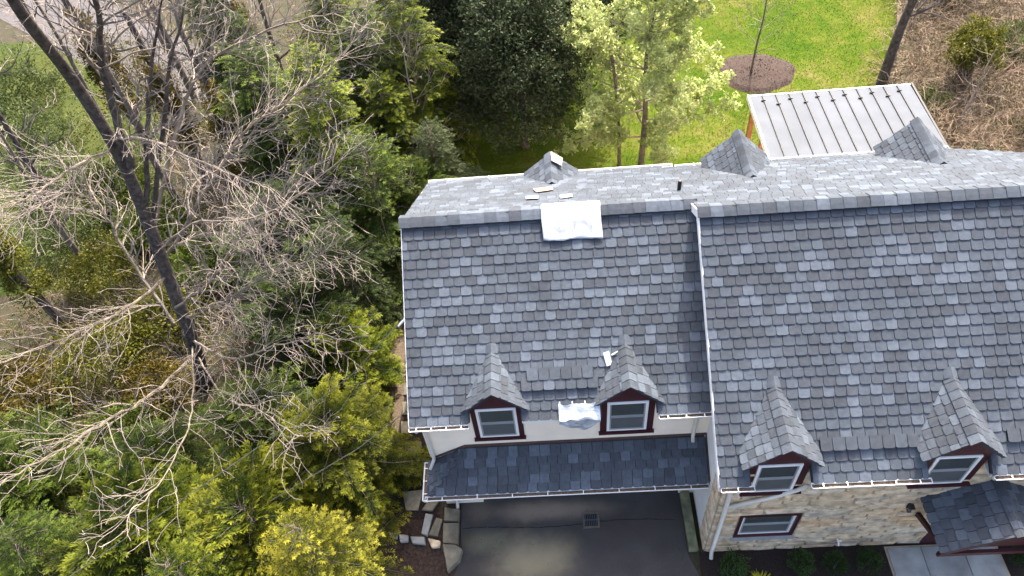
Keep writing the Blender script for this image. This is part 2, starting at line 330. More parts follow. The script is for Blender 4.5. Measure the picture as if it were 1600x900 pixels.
def f(m):
    m.box((6.68, -1.22, 0), (7.08, -1.0, 4.3)); m.box((8.37, -1.22, 0), (XEND-.3, -1.0, 4.3)); m.box((7.08, -1.22, 0), (8.37, -1.0, .86)); m.box((7.08, -1.22, 2.06), (8.37, -1.0, 4.3))
stone_wall = part('stone_wall', f, M_mortar, H)
def stone_mesh(seed):
    r = random.Random(seed); b = MB()
    q = [(-.5+.04*r.random(), -.5+.08*r.random()), (0+r.uniform(-.1, .1), -.5+.04*r.random()), (.5-.04*r.random(), -.5+.08*r.random()), (.5-.03*r.random(), .5-.1*r.random()), (r.uniform(-.2, .2), .5-.04*r.random()), (-.5+.03*r.random(), .5-.08*r.random())]
    n = 6
    b.v += [(x, .5, z) for x, z in q]+[(x, -.2, z) for x, z in q]+[(x*.9, -.5+r.uniform(-.2, .15), z*.86) for x, z in q]
    for a in (0, 6):
        for i in range(n): b.f.append((a+i, a+(i+1) % n, a+6+(i+1) % n, a+6+i)); b.m.append(0)
    b.f.append(tuple(range(12, 18))); b.m.append(0)
    return b
SM = [[stone_mesh(s).mesh('stone', M_stones[k]) for s in range(3)] for k in range(6)]
SWT = [.28, .26, .18, .07, .11, .10]
count = 0; z = .02; rs = random.Random(3)
while z < 4.22:
    h = min(rs.choice((.10, .13, .16, .2)), 4.27-z); x = 6.47
    while x < 13.4:
        wd = rs.uniform(.42, 1.15)*(1 if h < .19 else .7)
        if 7.0 < x+wd < 8.45 and z+h > .82 and z < 2.1 and x < 7.04: wd = 7.04-x
        if z+h > .82 and z < 2.1 and 7.03 < x < 8.40: x = 8.41; continue
        if wd < .12: x += wd; continue
        cx, cz = x+wd/2, z+h/2
        hidden = any(abs(cx-d[0]) < d[1]-.1 and cz > d[4] for d in DM) or (10.9 < cx and cz < 2.5 and cx > 12.6)
        if not hidden:
            me = rs.choice(rs.choices(SM, SWT)[0])
            link('stone', me, stone_wall, Matrix.Translation((cx, -1.226+rs.uniform(-.008, .007), cz)) @ Matrix.Diagonal((wd-.016, .05, h-.014, 1)))
        x += wd
    z += h
z = .02; k = 0
while z < 4.3:                                       # quoins on the left return
    h = rs.choice((.17, .2, .24)); y = -1.215
    for wd in ((.24, .25) if k % 2 else (.49,)):
        me = rs.choice(rs.choices(SM, SWT)[0])
        link('stone', me, side_st, Matrix.Translation((6.46, y+wd/2, z+h/2)) @ Matrix.Rotation(-math.pi/2, 4, 'Z') @ Matrix.Diagonal((wd-.014, .05, h-.014, 1)))
        y += wd
    z += h; k += 1
# ground-floor window in the stone wall
def window(parent, cx, y, z0, z1, wid, muntin, fm=M_frame, name='window_frame', fw=.058):
    x0, x1 = cx-wid/2, cx+wid/2
    def f(m):
        m.box((x0, y-.03, z0), (x0+fw, y+.02, z1)); m.box((x1-fw, y-.03, z0), (x1, y+.02, z1)); m.box((x0+fw, y-.03, z0), (x1-fw, y+.02, z0+fw)); m.box((x0+fw, y-.03, z1-fw), (x1-fw, y+.02, z1))
    bevel(part(name, f, fm, parent), .004)
    zm = (z0+z1)/2
    for a, b_, yy in ((zm, z1-fw, y-.004), (z0+fw, zm, y-.018)):
        sw = .03
        def g(m):
            m.box((x0+fw, yy-.012, a), (x0+fw+sw, yy+.012, b_)); m.box((x1-fw-sw, yy-.012, a), (x1-fw, yy+.012, b_)); m.box((x0+fw+sw, yy-.012, a), (x1-fw-sw, yy+.012, a+sw+.012)); m.box((x0+fw+sw, yy-.012, b_-sw), (x1-fw-sw, yy+.012, b_))
        part('sash', g, M_sash, parent)
        part('pane', lambda m: m.box((x0+fw+sw-.004, yy-.002, a+sw), (x1-fw-sw+.004, yy+.004, b_-sw+.004)), M_pane if a == zm else M_screen, parent)
gw = part('window', lambda m: (m.box((7.05, -1.25, .86), (7.12, -1.15, 2.06)), m.box((8.33, -1.25, .86), (8.40, -1.15, 2.06)), m.box((7.12, -1.25, 2.0), (8.33, -1.15, 2.06)), m.box((7.12, -1.25, .86), (8.33, -1.15, .92)), m.box((7.12, -1.12, .92), (8.33, -1.10, 2.0))), M_maroon, H)
window(gw, 7.725, -1.17, .922, 1.998, 1.206, 0)
part('sill', lambda m: m.box((6.98, -1.30, .77), (8.44, -1.17, .855)), M_blue, gw)
# roof decks ---------------------------------------------------------
def slab(m, pts, d=.08):
    n = (Vector(pts[1])-Vector(pts[0])).cross(Vector(pts[2])-Vector(pts[0])).normalized()
    if n.z < 0: n = -n
    o = n*.012
    m.prism([Vector(p)-n*d-o for p in pts], n*d)
def f(m):
    slab(m, [(0, .32, wz(.32)), (6.44, .32, wz(.32)), (6.44, YR, ZR), (0, YR, ZR)])
    for a, b_ in ((0, DW[0][0]-.54), (DW[0][0]+.54, DW[1][0]-.57), (DW[1][0]+.57, 6.40)): slab(m, [(a, 0, wz(0)), (b_, 0, wz(0)), (b_, .32, wz(.32)), (a, .32, wz(.32))])
    slab(m, [(0, YR, ZR), (6.266, YR, ZR), (6.266, YB, ZB), (0, YB, ZB)])
part('garage_roof', f, M_deck, H)
def f(m):
    slab(m, [(XM, -1.2, mz(-1.2)), (XEND, -1.2, mz(-1.2)), (XEND, YRM, ZRM), (XM, YRM, ZRM)])
    for a, b_ in ((XM, DM[0][0]-.59), (DM[0][0]+.59, DM[1][0]-.59), (DM[1][0]+.59, XEND)): slab(m, [(a, YM, mz(YM)), (b_, YM, mz(YM)), (b_, -1.2, mz(-1.2)), (a, -1.2, mz(-1.2))])
    slab(m, [(XM, YRM, ZRM), (XEND, YRM, ZRM), (XEND, 5.6, mbz(5.6)), (13.75, YBM, ZBM), (XM, YBM, ZBM)])
part('main_roof', f, M_deck, H)
# white rake boards, fascia, soffit
def f(m):
    for (y0, z0, y1, z1) in ((0, ZE, YR, ZR), (YR, ZR, YB, ZB)): m.prism([(-.02, y0, z0-.03), (-.02, y1, z1-.03), (-.02, y1, z1-.19), (-.02, y0, z0-.19)], (.035, 0, 0))
part('rake_board', f, M_frame, H)
def f(m):
    m.prism([(XM-.03, YM, ZM_E-.02), (XM-.03, YRM, ZRM-.02), (XM-.03, YRM, ZRM-.22), (XM-.03, YM, ZM_E-.22)], (.05, 0, 0))
    m.prism([(XM-.03, YRM, ZRM-.02), (XM-.03, YRM+.6, mbz(YRM+.6)-.02), (XM-.03, YRM+.6, mbz(YRM+.6)-.22), (XM-.03, YRM, ZRM-.22)], (.05, 0, 0))
part('rake_board', f, M_frame, H)
def f(m):
    a = mz; m.prism([(XM+.02, YM+.02, a(YM)-.2), (XM+.02, YRM, ZRM-.2), (XM+.02, YRM, ZRM-.215), (XM+.02, YM+.02, a(YM)-.215)], (.19, 0, 0))
part('soffit', f, M_white, H)
for a, c in ((0, 1.26), (2.39, 4.04), (5.23, 6.40)):
    part('soffit', lambda m: m.box((a, .022, 4.50), (c, .298, 4.52)), M_stucco, H); part('fascia', lambda m: m.box((a, .0, 4.50), (c, .02, 4.6)), M_frame, H)
for a, c in ((XM, DM[0][0]-.61), (DM[0][0]+.61, DM[1][0]-.61), (DM[1][0]+.61, XEND)):
    part('fascia', lambda m: m.box((a, YM, ZM_E-.14), (c, YM+.02, ZM_E-.04)), M_frame, H); part('soffit', lambda m: m.box((max(a, XM+.02), YM+.022, 4.16), (c, -1.25, 4.18)), M_white, H)
# gutters
def gutter(p0, p1, out, nb=3):
    """open K-style gutter running from p0 to p1, 'out' points away from the wall"""
    p0, p1, out = Vector(p0), Vector(p1), Vector(out); d = (p1-p0); L = d.length; d.normalize()
    prof = [(0, 0), (.0, -.10), (.075, -.10), (.115, -.03), (.115, .0), (.103, .0), (.103, -.028), (.07, -.09), (.012, -.09), (.012, 0)]
    b = MB(); a = [p0+out*x+Vector((0, 0, z)) for x, z in prof]; n = len(prof)
    b.v += [tuple(p) for p in a]+[tuple(p+d*L) for p in a]
    for i in range(n): b.f.append((i, (i+1) % n, n+(i+1) % n, n+i)); b.m.append(0)
    b.f.append(tuple(range(n))); b.f.append(tuple(range(2*n-1, n-1, -1))); b.m += [0, 0]
    for e in (p0, p1-d*.006):
        q = [e+out*x+Vector((0, 0, z)) for x, z in prof[:5]]; b.prism(q, d*.006)
    g = b.build('gutter', M_white, H)
    b = MB(); b.poly([p0+out*.012+Vector((0, 0, -.045)), p1+out*.012+Vector((0, 0, -.045)), p1+out*.10+Vector((0, 0, -.045)), p0+out*.10+Vector((0, 0, -.045))]); b.build('debris', M_debris, g)
    for i in range(nb):
        c = p0+d*(L*(i+.5)/nb); b = MB()
        b.box((-.012, -.012, 0), (.012, .012, 0)); b = MB()
        b.prism([c-d*.009+Vector((0, 0, .002)), c+d*.009+Vector((0, 0, .002)), c+d*.009+out*.117+Vector((0, 0, .003)), c-d*.009+out*.117+Vector((0, 0, .003))], (0, 0, .006))
        b.build('bracket', M_white, g)
gutter((-.01, -.005, 4.60), (1.27, -.005, 4.60), (0, -1, 0), 4); gutter((5.24, -.005, 4.60), (6.36, -.005, 4.60), (0, -1, 0), 3)
gutter((XM, YM-.003, ZM_E-.02), (6.93, YM-.003, ZM_E-.02), (0, -1, 0), 1); gutter((8.02, YM-.003, ZM_E-.02), (10.33, YM-.003, ZM_E-.02), (0, -1, 0), 5); gutter((11.5, YM-.003, ZM_E-.02), (XEND, YM-.003, ZM_E-.02), (0, -1, 0), 6)
gutter((0, YB+.003, ZB-.01), (6.6, YB+.003, ZB-.01), (0, 1, 0), 6); gutter((6.62, YBM+.003, ZBM-.01), (13.7, YBM+.003, ZBM-.01), (0, 1, 0), 7)
# downspouts
def spout(pts, r=.043, m=M_cream):
    b = MB(); b.tube(pts, [r]*len(pts), 8); return b.build('downspout', m, H, True)
spout([(.12, -.06, 4.52), (.12, -.03, 4.42), (.20, .22, 4.22), (.21, .24, 4.0), (.21, .24, 2.75), (.20, .22, 2.62), (.10, .05, 2.48)])
spout([(6.12, -.06, 4.52), (6.12, -.02, 4.42), (6.13, .22, 4.2), (6.13, .24, 4.0), (6.13, .24, 3.12), (6.13, .16, 3.0)])
spout([(.42, -.55, 2.36), (.42, -.3, 2.2), (.42, .22, 2.0), (.42, .24, 1.8), (.42, .24, .2), (.42, .12, .1)])
spout([(6.62, YM-.06, ZM_E-.1), (6.62, YM-.03, ZM_E-.24), (6.62, -1.31, ZM_E-.5), (6.62, -1.31, 3.6), (6.62, -1.31, .18), (6.60, -1.44, .06)], .05)
spout([(8.16, YM-.06, ZM_E-.1), (8.16, YM, ZM_E-.26), (8.12, -1.33, 3.72), (7.98, -1.32, 3.5), (7.46, -1.32, 3.16), (6.66, -1.32, 2.80)], .046)
# pent roof over the garage doors: front slope and hipped left end
PT, PZ0, PZ1, PY0, PY1 = None, 2.44, 3.04, -.58, .30
def f(m):
    slab(m, [(.06, PY0, PZ0), (6.40, PY0, PZ0), (6.40, PY1-.002, PZ1), (.98, PY1-.002, PZ1)])
    slab(m, [(.06, PY0, PZ0), (.98, PY1-.002, PZ1), (.06, PY1-.002, PZ0)])
part('pent_roof', f, M_deck, H)
def f(m):
    m.prism([(.96, .285, PZ1+.01), (6.44, .285, PZ1+.01), (6.44, .285, PZ1+.10), (.98, .285, PZ1+.10)], (0, .012, 0))
    m.prism([(.10, .285, PZ0+.06), (.96, .285, PZ1+.01), (.98, .285, PZ1+.10), (.10, .285, PZ0+.15)], (0, .012, 0))
    m.prism([(6.432, PY0, PZ0+.02), (6.432, PY1-.02, PZ1+.0), (6.432, PY1-.02, PZ1+.09), (6.432, PY0, PZ0+.11)], (.014, 0, 0))
part('flashing', f, M_brown, H)
gutter((.0, PY0-.003, PZ0-.02), (6.42, PY0-.003, PZ0-.02), (0, -1, 0), 8); gutter((.057, PY1-.03, PZ0-.02), (.057, PY0-.10, PZ0-.02), (-1, 0, 0), 3)
part('soffit', lambda m: (m.box((.08, PY0+.01, PZ0-.16), (6.43, PY1-.01, PZ0-.14))), M_stucco, H)
part('fascia', lambda m: m.box((.06, PY0-.0, PZ0-.24), (6.43, PY0+.02, PZ0-.1)), M_frame, H)

# ------------------------------------------------------------------ dormers (walls, windows, roof decks)
SHN = []      # every shingle of the house: (matrix, shade, kind)
def shingles(O, u, v, W_, L_, clip=None, exp=.21, tab=.236, seed=0, lift=None, start=0.0, tilt=.085, shade=None):
    """one slope: O lower-left corner, u along the courses, v up the slope; clip(u0,u1,v) -> list of (u0,u1) kept"""
    r = random.Random(seed); u = Vector(u).normalized(); v = Vector(v).normalized(); n = u.cross(v).normalized(); O = Vector(O)
    rows = int(math.ceil(L_/exp)); prev = None
    for k in range(rows):
        s = k*exp; e = exp if s+exp <= L_ else L_-s
        if e < .05: break
        x = -tab*r.choice((.15, .35, .55, .75, .92)) if k else -tab*.4
        last = None
        while x < W_:
            wd = tab*r.uniform(.93, 1.07)
            a, b_ = max(x, 0), min(x+wd, W_); x += wd
            if b_-a < .03: continue
            c = r.choices(range(5), WTS)[0]
            if last in (2, 3, 4) and r.random() < .28: c = last
            last = c
            for (p, q) in (clip(a, b_, s) if clip else [(a, b_)]):
                if q-p < .03: continue
                up_ = (lift(.5*(p+q), s) if lift else 0)+r.uniform(0, .004)
                ta = tilt+r.uniform(-.008, .008); v2 = (v*math.cos(ta)-n*-math.sin(ta)*-1); n2 = u.cross(v2)
                pos = O+u*p+v*s+n*(.016+up_)
                M = rot_basis(u*((q-p)/.217), v2*(e/.21), n2, pos)
                SHN.append((M, c))
def dormer(d, plane_t, yref, zref, sgn, win=True, seed=0):
    """sgn -1 faces the front; roof plane z = zref+plane_t*(y-yref)*(-sgn)"""
    cx, hw, hr, fy, z0, z1, ez, rz = d
    inward = -sgn
    yat = lambda z: yref+inward*(z-zref)/plane_t            # where the roof plane reaches height z
    eave_drop = (rz-ez)/hr
    wallz = rz-eave_drop*hw
    zbot = z0-.05 if win else ez-.3
    b = MB()
    yback = yat(wallz)+inward*.12
    b.prism([(cx-hw, fy, zbot), (cx+hw, fy, zbot), (cx+hw, fy, wallz-.02), (cx, fy, rz-.03), (cx-hw, fy, wallz-.02)], (0, yback-fy, 0))
    o = b.build('dormer', M_maroon, H)
    yr1 = yat(rz); ye1 = yat(ez); yf = fy+sgn*.13
    P = lambda x, y, z: (x, y, z)
    rd = MB()
    for s in (-1, 1):
        pts = [P(cx+s*hr, yf, ez), P(cx, yf, rz), P(cx, yr1, rz), P(cx+s*hr, ye1, ez)]
        slab(rd, pts, .05)
    rd.build('dormer_roof', SH[3], o)
    SL = math.hypot(hr, rz-ez)
    for s in (-1, 1):
        vdir = Vector((-s*hr, 0, rz-ez)).normalized()
        udir = Vector((0, -s, 0)); O = Vector((cx+s*hr, yf if s*-1 == inward else None or 0, ez)) if False else None
        # course direction so that u x v points out of the roof
        L = abs(ye1-yf); Lr = abs(yr1-yf)
        for cand in (Vector((0, 1, 0)), Vector((0, -1, 0))):
            if cand.cross(vdir).z > 0: udir = cand
        starts_at_face = (udir.y*inward > 0)
        O = Vector((cx+s*(hr+.02), yf+sgn*.015 if starts_at_face else None or 0, ez-.02)) if starts_at_face else Vector((cx+s*(hr+.02), yr1, ez-.02))
        Wd = abs(yr1-yf)+.015
        def clip(a, b_, sv, s=s, st=starts_at_face, L=L, Lr=Lr, SL=SL):
            lim = L+(Lr-L)*min(1, sv/SL)+.16                # how far from the face the slope still shows
            if st: return [(a, min(b_, lim))]
            w0 = Wd-lim; return [(max(a, w0), b_)]
        shingles(O, udir, vdir, Wd, SL+.01, clip, .19, .21, seed+s+5)
    # hip caps along the dormer ridge
    L = abs(yr1-yf)-.02; nn = max(3, int(round(L/.2))); rr = random.Random(seed)
    for i in range(nn):
        y0 = yf+sgn*.02+inward*(L*i/nn); CAPS.append((Vector((cx, y0, rz+.03)), Vector((0, inward, 0)), L/nn, (rz-ez)/hr, rr.choices(range(5), WTS)[0], .215, o))
    CAPS.append((Vector((cx, yr1-inward*.17, rz+.032)), Vector((0, inward, .42)).normalized(), .19, (rz-ez)/hr*.8, 1, .17, o))
    if win:
        window(o, cx, fy, z0, z1, .87, 0)
        part('sill', lambda m: m.box((cx-hw-.03, fy-.07, z0-.10), (cx+hw+.03, fy+.01, z0-.052)), M_maroon, o)
    return o
CAPS = []
for i, d in enumerate(DW): dormer(d, T, 0, ZE, -1, True, 30+i*7)
for i, d in enumerate(DM): dormer(d, TM, YM, ZM_E, -1, True, 60+i*7)
BW = (ZR-ZB)/(YB-YR); BMt = (ZRM-ZBM)/(YBM-YRM)
dormer((3.34, .55, .70, 7.30, 4.0, 4.6, 4.80, 5.42), BW, YB, ZB, 1, False, 91)
dormer((8.12, .68, .84, 7.12, 4.0, 4.6, 5.02, 5.88), BMt, YBM, ZBM, 1, False, 97)
dormer((12.55, .68, .84, 7.12, 4.0, 4.6, 5.02, 5.86), BMt, YBM, ZBM, 1, False, 103)

# ------------------------------------------------------------------ shingle fields
U = Vector((1, 0, 0))
def cut(dorms, eave_v):
    def c(a, b_, s, x0=0):
        out = [(a, b_)]
        for d in dorms:
            if s < eave_v: lo, hi = d[0]-d[1]-.005-c.x0, d[0]+d[1]+.005-c.x0
            else: continue
            nx = []
            for p, q in out:
                if q <= lo or p >= hi: nx.append((p, q))
                else:
                    if p < lo: nx.append((p, lo))
                    if q > hi: nx.append((hi, q))
            out = nx
        return out
    c.x0 = 0; return c
c1 = cut(DW, .30)
SLW = math.hypot(YR, ZR-ZE)
def lift_w(x, s):      # overlay: the upper courses ride higher than the three patched courses between the dormers
    return -.010 if (s < .62 and 2.45 < x < 4.0) else (.045 if (s < .9 and 2.45 < x < 4.0) else 0)
shingles((0, -.025, wz(0)-.016), U, (0, YR, ZR-ZE), 6.44, SLW-.04, c1, seed=11, lift=lift_w)
c2 = cut(DM, .36); c2.x0 = XM-.02; SLM = math.hypot(YRM-YM, ZRM-ZM_E)
def lift_m(x, s):
    X = x+XM; band = (8.2 < X < 10.15) or X > 11.75
    return -.010 if (s < .60 and band) else (.045 if (s < .84 and band) else 0)
shingles((XM-.02, YM-.025, mz(YM)-.017), U, (0, YRM-YM, ZRM-ZM_E), XEND-XM, SLM-.04, c2, seed=12, lift=lift_m)
# back slopes (seen from behind the ridge): courses run the other way so the normal faces up
LB = math.hypot(YB-YR, ZR-ZB)
shingles((6.30, YB+.02, ZB-.012), -U, (0, YR-YB, ZR-ZB), 6.30, LB-.03, seed=13)
LBM = math.hypot(YBM-YRM, ZRM-ZBM)
def clipb(a, b_, s):
    y = YBM-s*(YBM-YRM)/LBM; xmax = 13.75+(YBM-y)*(XEND-13.75)/(YBM-5.6) if y > 5.6 else XEND
    lo = XEND-xmax; xl = XM+.005
    return [(max(a, lo), min(b_, XEND-xl))]
shingles((XEND, YBM+.02, ZBM-.012), -U, (0, YRM-YBM, ZRM-ZBM), XEND-XM, LBM-.03, clipb, seed=14)
# pent roof
LP = math.hypot(PY1-PY0, PZ1-PZ0)
def clipp(a, b_, s): return [(max(a, .92*(s+.06)/LP), b_)]
shingles((.06, PY0-.02, PZ0-.014), U, (0, PY1-PY0, PZ1-PZ0), 6.36, LP-.02, clipp, exp=.20, seed=15)
vh = Vector((.92, 0, PZ1-PZ0)); Lh = vh.length; wh = PY1-PY0
def cliph(a, b_, s): return [(a, min(b_, wh*(1-(s+.06)/Lh)+.0))] if False else [(max(a, 0), min(b_, wh*(1.0-s/Lh)))]
shingles((.04, PY1-.01, PZ0-.014), (0, -1, 0), vh, wh, Lh-.02, cliph, exp=.20, seed=16)
# shingle mesh: tab with rounded lower corners, tucked under the course above
def shingle_bm():
    w0, L0, th = .217-.011, .21, .018; g = .0055
    o = [(g+.042, 0), (g+w0-.042, 0), (g+w0-.012, .011), (g+w0, .036), (g+w0, L0+.05), (g, L0+.05), (g, .036), (g+.012, .011)]
    b = MB(); b.prism([(x, y, -th) for x, y in o], (0, 0, th)); return b
base = shingle_bm()
SHM = [base.mesh('shingle', m) for m in SH]

# ------------------------------------------------------------------ entrance canopy (gable to the front)
CX, CH, CY0, CY1, CZ0, CZ1 = 12.03, 1.27, -2.42, -1.24, 2.66, 3.47
canopy = part('canopy', lambda m: m.prism([(CX-CH+.12, CY0+.08, CZ0-.02), (CX+CH-.12, CY0+.08, CZ0-.02), (CX, CY0+.08, CZ1-.05)], (0, .06, 0)), M_maroon, H)
def f(m):
    for s in (-1, 1): slab(m, [(CX+s*CH, CY0, CZ0), (CX, CY0, CZ1), (CX, CY1, CZ1), (CX+s*CH, CY1, CZ0)], .07)
part('roof_deck', f, M_maroon, canopy)
def f(m):
    m.box((CX-CH, CY0-.0, CZ0-.26), (CX+CH, CY0+.07, CZ0-.13))
part('tie_beam', f, M_maroon, canopy)
for s in (-1, 1): part('rake_board', lambda m: m.prism([(CX+s*(CH+.01), CY0-.03, CZ0-.14), (CX+s*(CH+.01), CY0-.03, CZ0-.015), (CX, CY0-.03, CZ1-.015), (CX, CY0-.03, CZ1-.16)], (0, .028, 0)), M_maroon, canopy)
for s in (-1, 1):
    b = MB(); b.prism([(CX+s*(CH-.15), -1.26, 1.75), (CX+s*(CH-.15), -1.26, 1.9), (CX+s*(CH-.15), CY0+.25, CZ0-.26), (CX+s*(CH-.15), CY0+.12, CZ0-.26)], (.08, 0, 0)); b.box((CX+s*(CH-.15), CY0+.1, CZ0-.27), (CX+s*(CH-.15)+.08, -1.25, CZ0-.19)); b.build('bracket', M_maroon, canopy)
LC = math.hypot(CH, CZ1-CZ0)
shingles((CX-CH-.02, CY1, CZ0-.012), (0, -1, 0), (CH, 0, CZ1-CZ0), CY1-CY0+.03, LC-.0, exp=.20, seed=21)
shingles((CX+CH+.02, CY0-.03, CZ0-.012), (0, 1, 0), (-CH, 0, CZ1-CZ0), CY1-CY0+.03, LC-.0, exp=.20, seed=22)
for i in range(7): CAPS.append((Vector((CX, CY0-.03+i*.17, CZ1+.02)), Vector((0, 1, 0)), .17, (CZ1-CZ0)/CH, random.Random(i).choices(range(5), WTS)[0], .13, canopy))
door = part('front_door', lambda m: m.box((11.55, -1.262, .02), (12.5, -1.23, 2.12)), M_maroon, H)
part('door_handle', lambda m: m.box((11.62, -1.31, 1.0), (11.66, -1.262, 1.1)), M_black, door)
lan = part('wall_lantern', lambda m: (m.box((10.58, -1.28, 2.2), (10.64, -1.24, 2.40)), m.prism([(10.55, -1.40, 2.40), (10.67, -1.40, 2.40), (10.67, -1.28, 2.40), (10.55, -1.28, 2.40)], (0, 0, .03)), m.box((10.57, -1.38, 2.20), (10.65, -1.30, 2.22))), M_black, H)
part('lantern_glass', lambda m: m.box((10.58, -1.37, 2.22), (10.64, -1.31, 2.40)), M_pane, lan)
part('hose_tap', lambda m: (m.tube([(9.52, -1.25, .52), (9.52, -1.36, .52), (9.52, -1.40, .46)], [.018]*3, 6), m.tube([(9.52, -1.34, .52), (9.52, -1.34, .60)], [.012, .012], 6), m.tube([(9.47, -1.34, .61), (9.57, -1.34, .61)], [.014, .014], 6)), M_frame, H)
part('vent_pipe', lambda m: (m.tube([(6.22, 4.78, 6.28), (6.22, 4.78, 6.66)], [.045, .045], 10), m.tube([(6.22, 4.78, 6.26), (6.22, 4.78, 6.38)], [.09, .05], 10)), M_black, H)

# ------------------------------------------------------------------ ridge caps (bent tiles) on the two main ridges
def cap_mesh(tanp, arm, L, m, name='ridge_tile'):
    """axis along +y from 0 to L, rounded over the ridge"""
    b = MB(); prof = []; a = math.atan(tanp)
    for t in (-1, -.55, -.2, 0, .2, .55, 1):
        x = t*arm*math.cos(a); z = -abs(t)*arm*math.sin(a)*(1 if abs(t) > .3 else .8)-(0.012 if abs(t) < .3 else 0); prof.append((x, z))
    n = len(prof)
    for y, dz in ((-.03, .016), (L, .002)):
        b.v += [(x, y, z+dz) for x, z in prof]; b.v += [(x, y, z+dz-.012) for x, z in prof]
    def q(*i): b.f.append(i); b.m.append(0)
    for i in range(n-1):
        q(i, i+1, 2*n+i+1, 2*n+i); q(n+i+1, n+i, 3*n+i, 3*n+i+1); q(i+1, i, n+i, n+i+1)
        q(2*n+i, 2*n+i+1, 3*n+i+1, 3*n+i)
    q(0, 2*n, 3*n, n); q(n-1, 2*n-1, 4*n-1, 3*n-1)
    return b.mesh(name, m)
def ridge(x0, x1, y, z, tanp, seed, back=None):
    r = random.Random(seed); n = int(round((x1-x0)/.262)); L = (x1-x0)/n
    meshes = [cap_mesh(tanp, .235, L, m) for m in SH]
    for i in range(n):
        M = rot_basis(Vector((0, -1, 0)), Vector((1, 0, 0)), Vector((0, 0, 1)), Vector((x0+i*L, y, z+.085+r.uniform(-.003, .004))))
        link('ridge_tile', meshes[r.choices(range(5), [.3, .3, .2, .1, .1])[0]], H, M)
    b = MB()      # dark vent strip that carries the caps
    for s in (-1, 1):
        a = math.atan(tanp); p = [(x0+.22, y+s*.01, z+.045), (x1, y+s*.01, z+.045), (x1, y+s*.19, z+.045-.18*tanp), (x0+.22, y+s*.19, z+.045-.18*tanp)]
        b.prism(p, (0, 0, .028))
    b.build('ridge_vent', M_vent, H)
ridge(-.01, 6.38, YR, ZR, .645, 5)
ridge(XM-.02, XEND, YRM, ZRM, .65, 6)
cache = {}
for pos, ax, L, tp, c, arm, par in CAPS:
    key = (round(tp, 2), round(L, 3), c)
    if key not in cache: cache[key] = cap_mesh(tp, arm, L, SH[c], 'hip_tile')
    u = ax.cross(Vector((0, 0, 1))).normalized(); n = u.cross(ax)
    link('hip_tile', cache[key], par, rot_basis(u, ax, n, pos))

# ------------------------------------------------------------------ place the shingles: the 300 that show largest are parts, the rest one part
def area(M):
    p = [project(M @ Vector(q)) for q in ((0, 0, 0), (.217, 0, 0), (.217, .21, 0), (0, .21, 0))]
    c = (sum(q[0] for q in p)/4, sum(q[1] for q in p)/4)
    if not (8 < c[0] < 1592 and 8 < c[1] < 892): return 0
    W = M @ Vector((.1, .1, 0))
    for d, tt, y0, z0 in [(q, T, 0, ZE) for q in DW]+[(q, TM, YM, ZM_E) for q in DM]:        # under a dormer: not seen
        zz = d[7]-abs(W.x-d[0])*(d[7]-d[6])/d[2]
        if abs(W.x-d[0]) < d[2] and W.z < zz-.12 and W.y > d[3]-.2: return 0
    return abs(sum(p[i][0]*p[(i+1) % 4][1]-p[(i+1) % 4][0]*p[i][1] for i in range(4)))/2
order = sorted(range(len(SHN)), key=lambda i: -area(SHN[i][0]))
one = set(order[:300]); rest = MB()
for i, (M, c) in enumerate(SHN):
    if i in one: link('shingle', SHM[c], H, M); continue
    n = len(rest.v); rest.v += [tuple(M @ Vector(p)) for p in base.v]
    for q in base.f: rest.f.append(tuple(n+k for k in q)); rest.m.append(c)
kind(rest.build('shingles', SH, H), 'stuff')
print('shingles', len(SHN))

# ------------------------------------------------------------------ loose things on the roof
def draped(name, x0, x1, prof, mat_, seed, amp=.012, nx=40):
    """sheet following a y,z profile, wrinkled"""
    b = MB(); ny = len(prof)
    for j, (y, z) in enumerate(prof):
        for i in range(nx+1):
            t = i/nx; x = x0+(x1-x0)*t; s = j/(ny-1)
            wv = noise.noise(Vector((x*3.2+seed, s*2.5, seed)))*amp*2+math.sin(t*19+seed+2*s)*amp*.6*max(0, s-.3)+noise.noise(Vector((x*9, s*7, seed+3)))*amp*.7
            dx = .012*math.sin(s*5+seed)
            b.v.append((x+dx, y+(.02*math.sin(t*9+seed) if j == ny-1 else 0), z+abs(wv)+.002))
    for j in range(ny-1):
        for i in range(nx):
            a = j*(nx+1)+i; b.f.append((a, a+1, a+nx+2, a+nx+1)); b.m.append(0)
    o = b.build(name, mat_, None, True); sm = o.modifiers.new('thick', 'SOLIDIFY'); sm.thickness = .004
    return o
prof = []
for i in range(8): y = 4.0-i*(4.0-3.75)/7*.9; prof.append((y, wbz(y)+.10))
prof += [(YR, ZR+.118), (3.66, wz(3.66)+.115)]
for i in range(18): y = 3.62-i*(3.62-3.13)/17; prof.append((y, wz(y)+(.112 if i < 7 else .112-.07*(i-6)/11)))
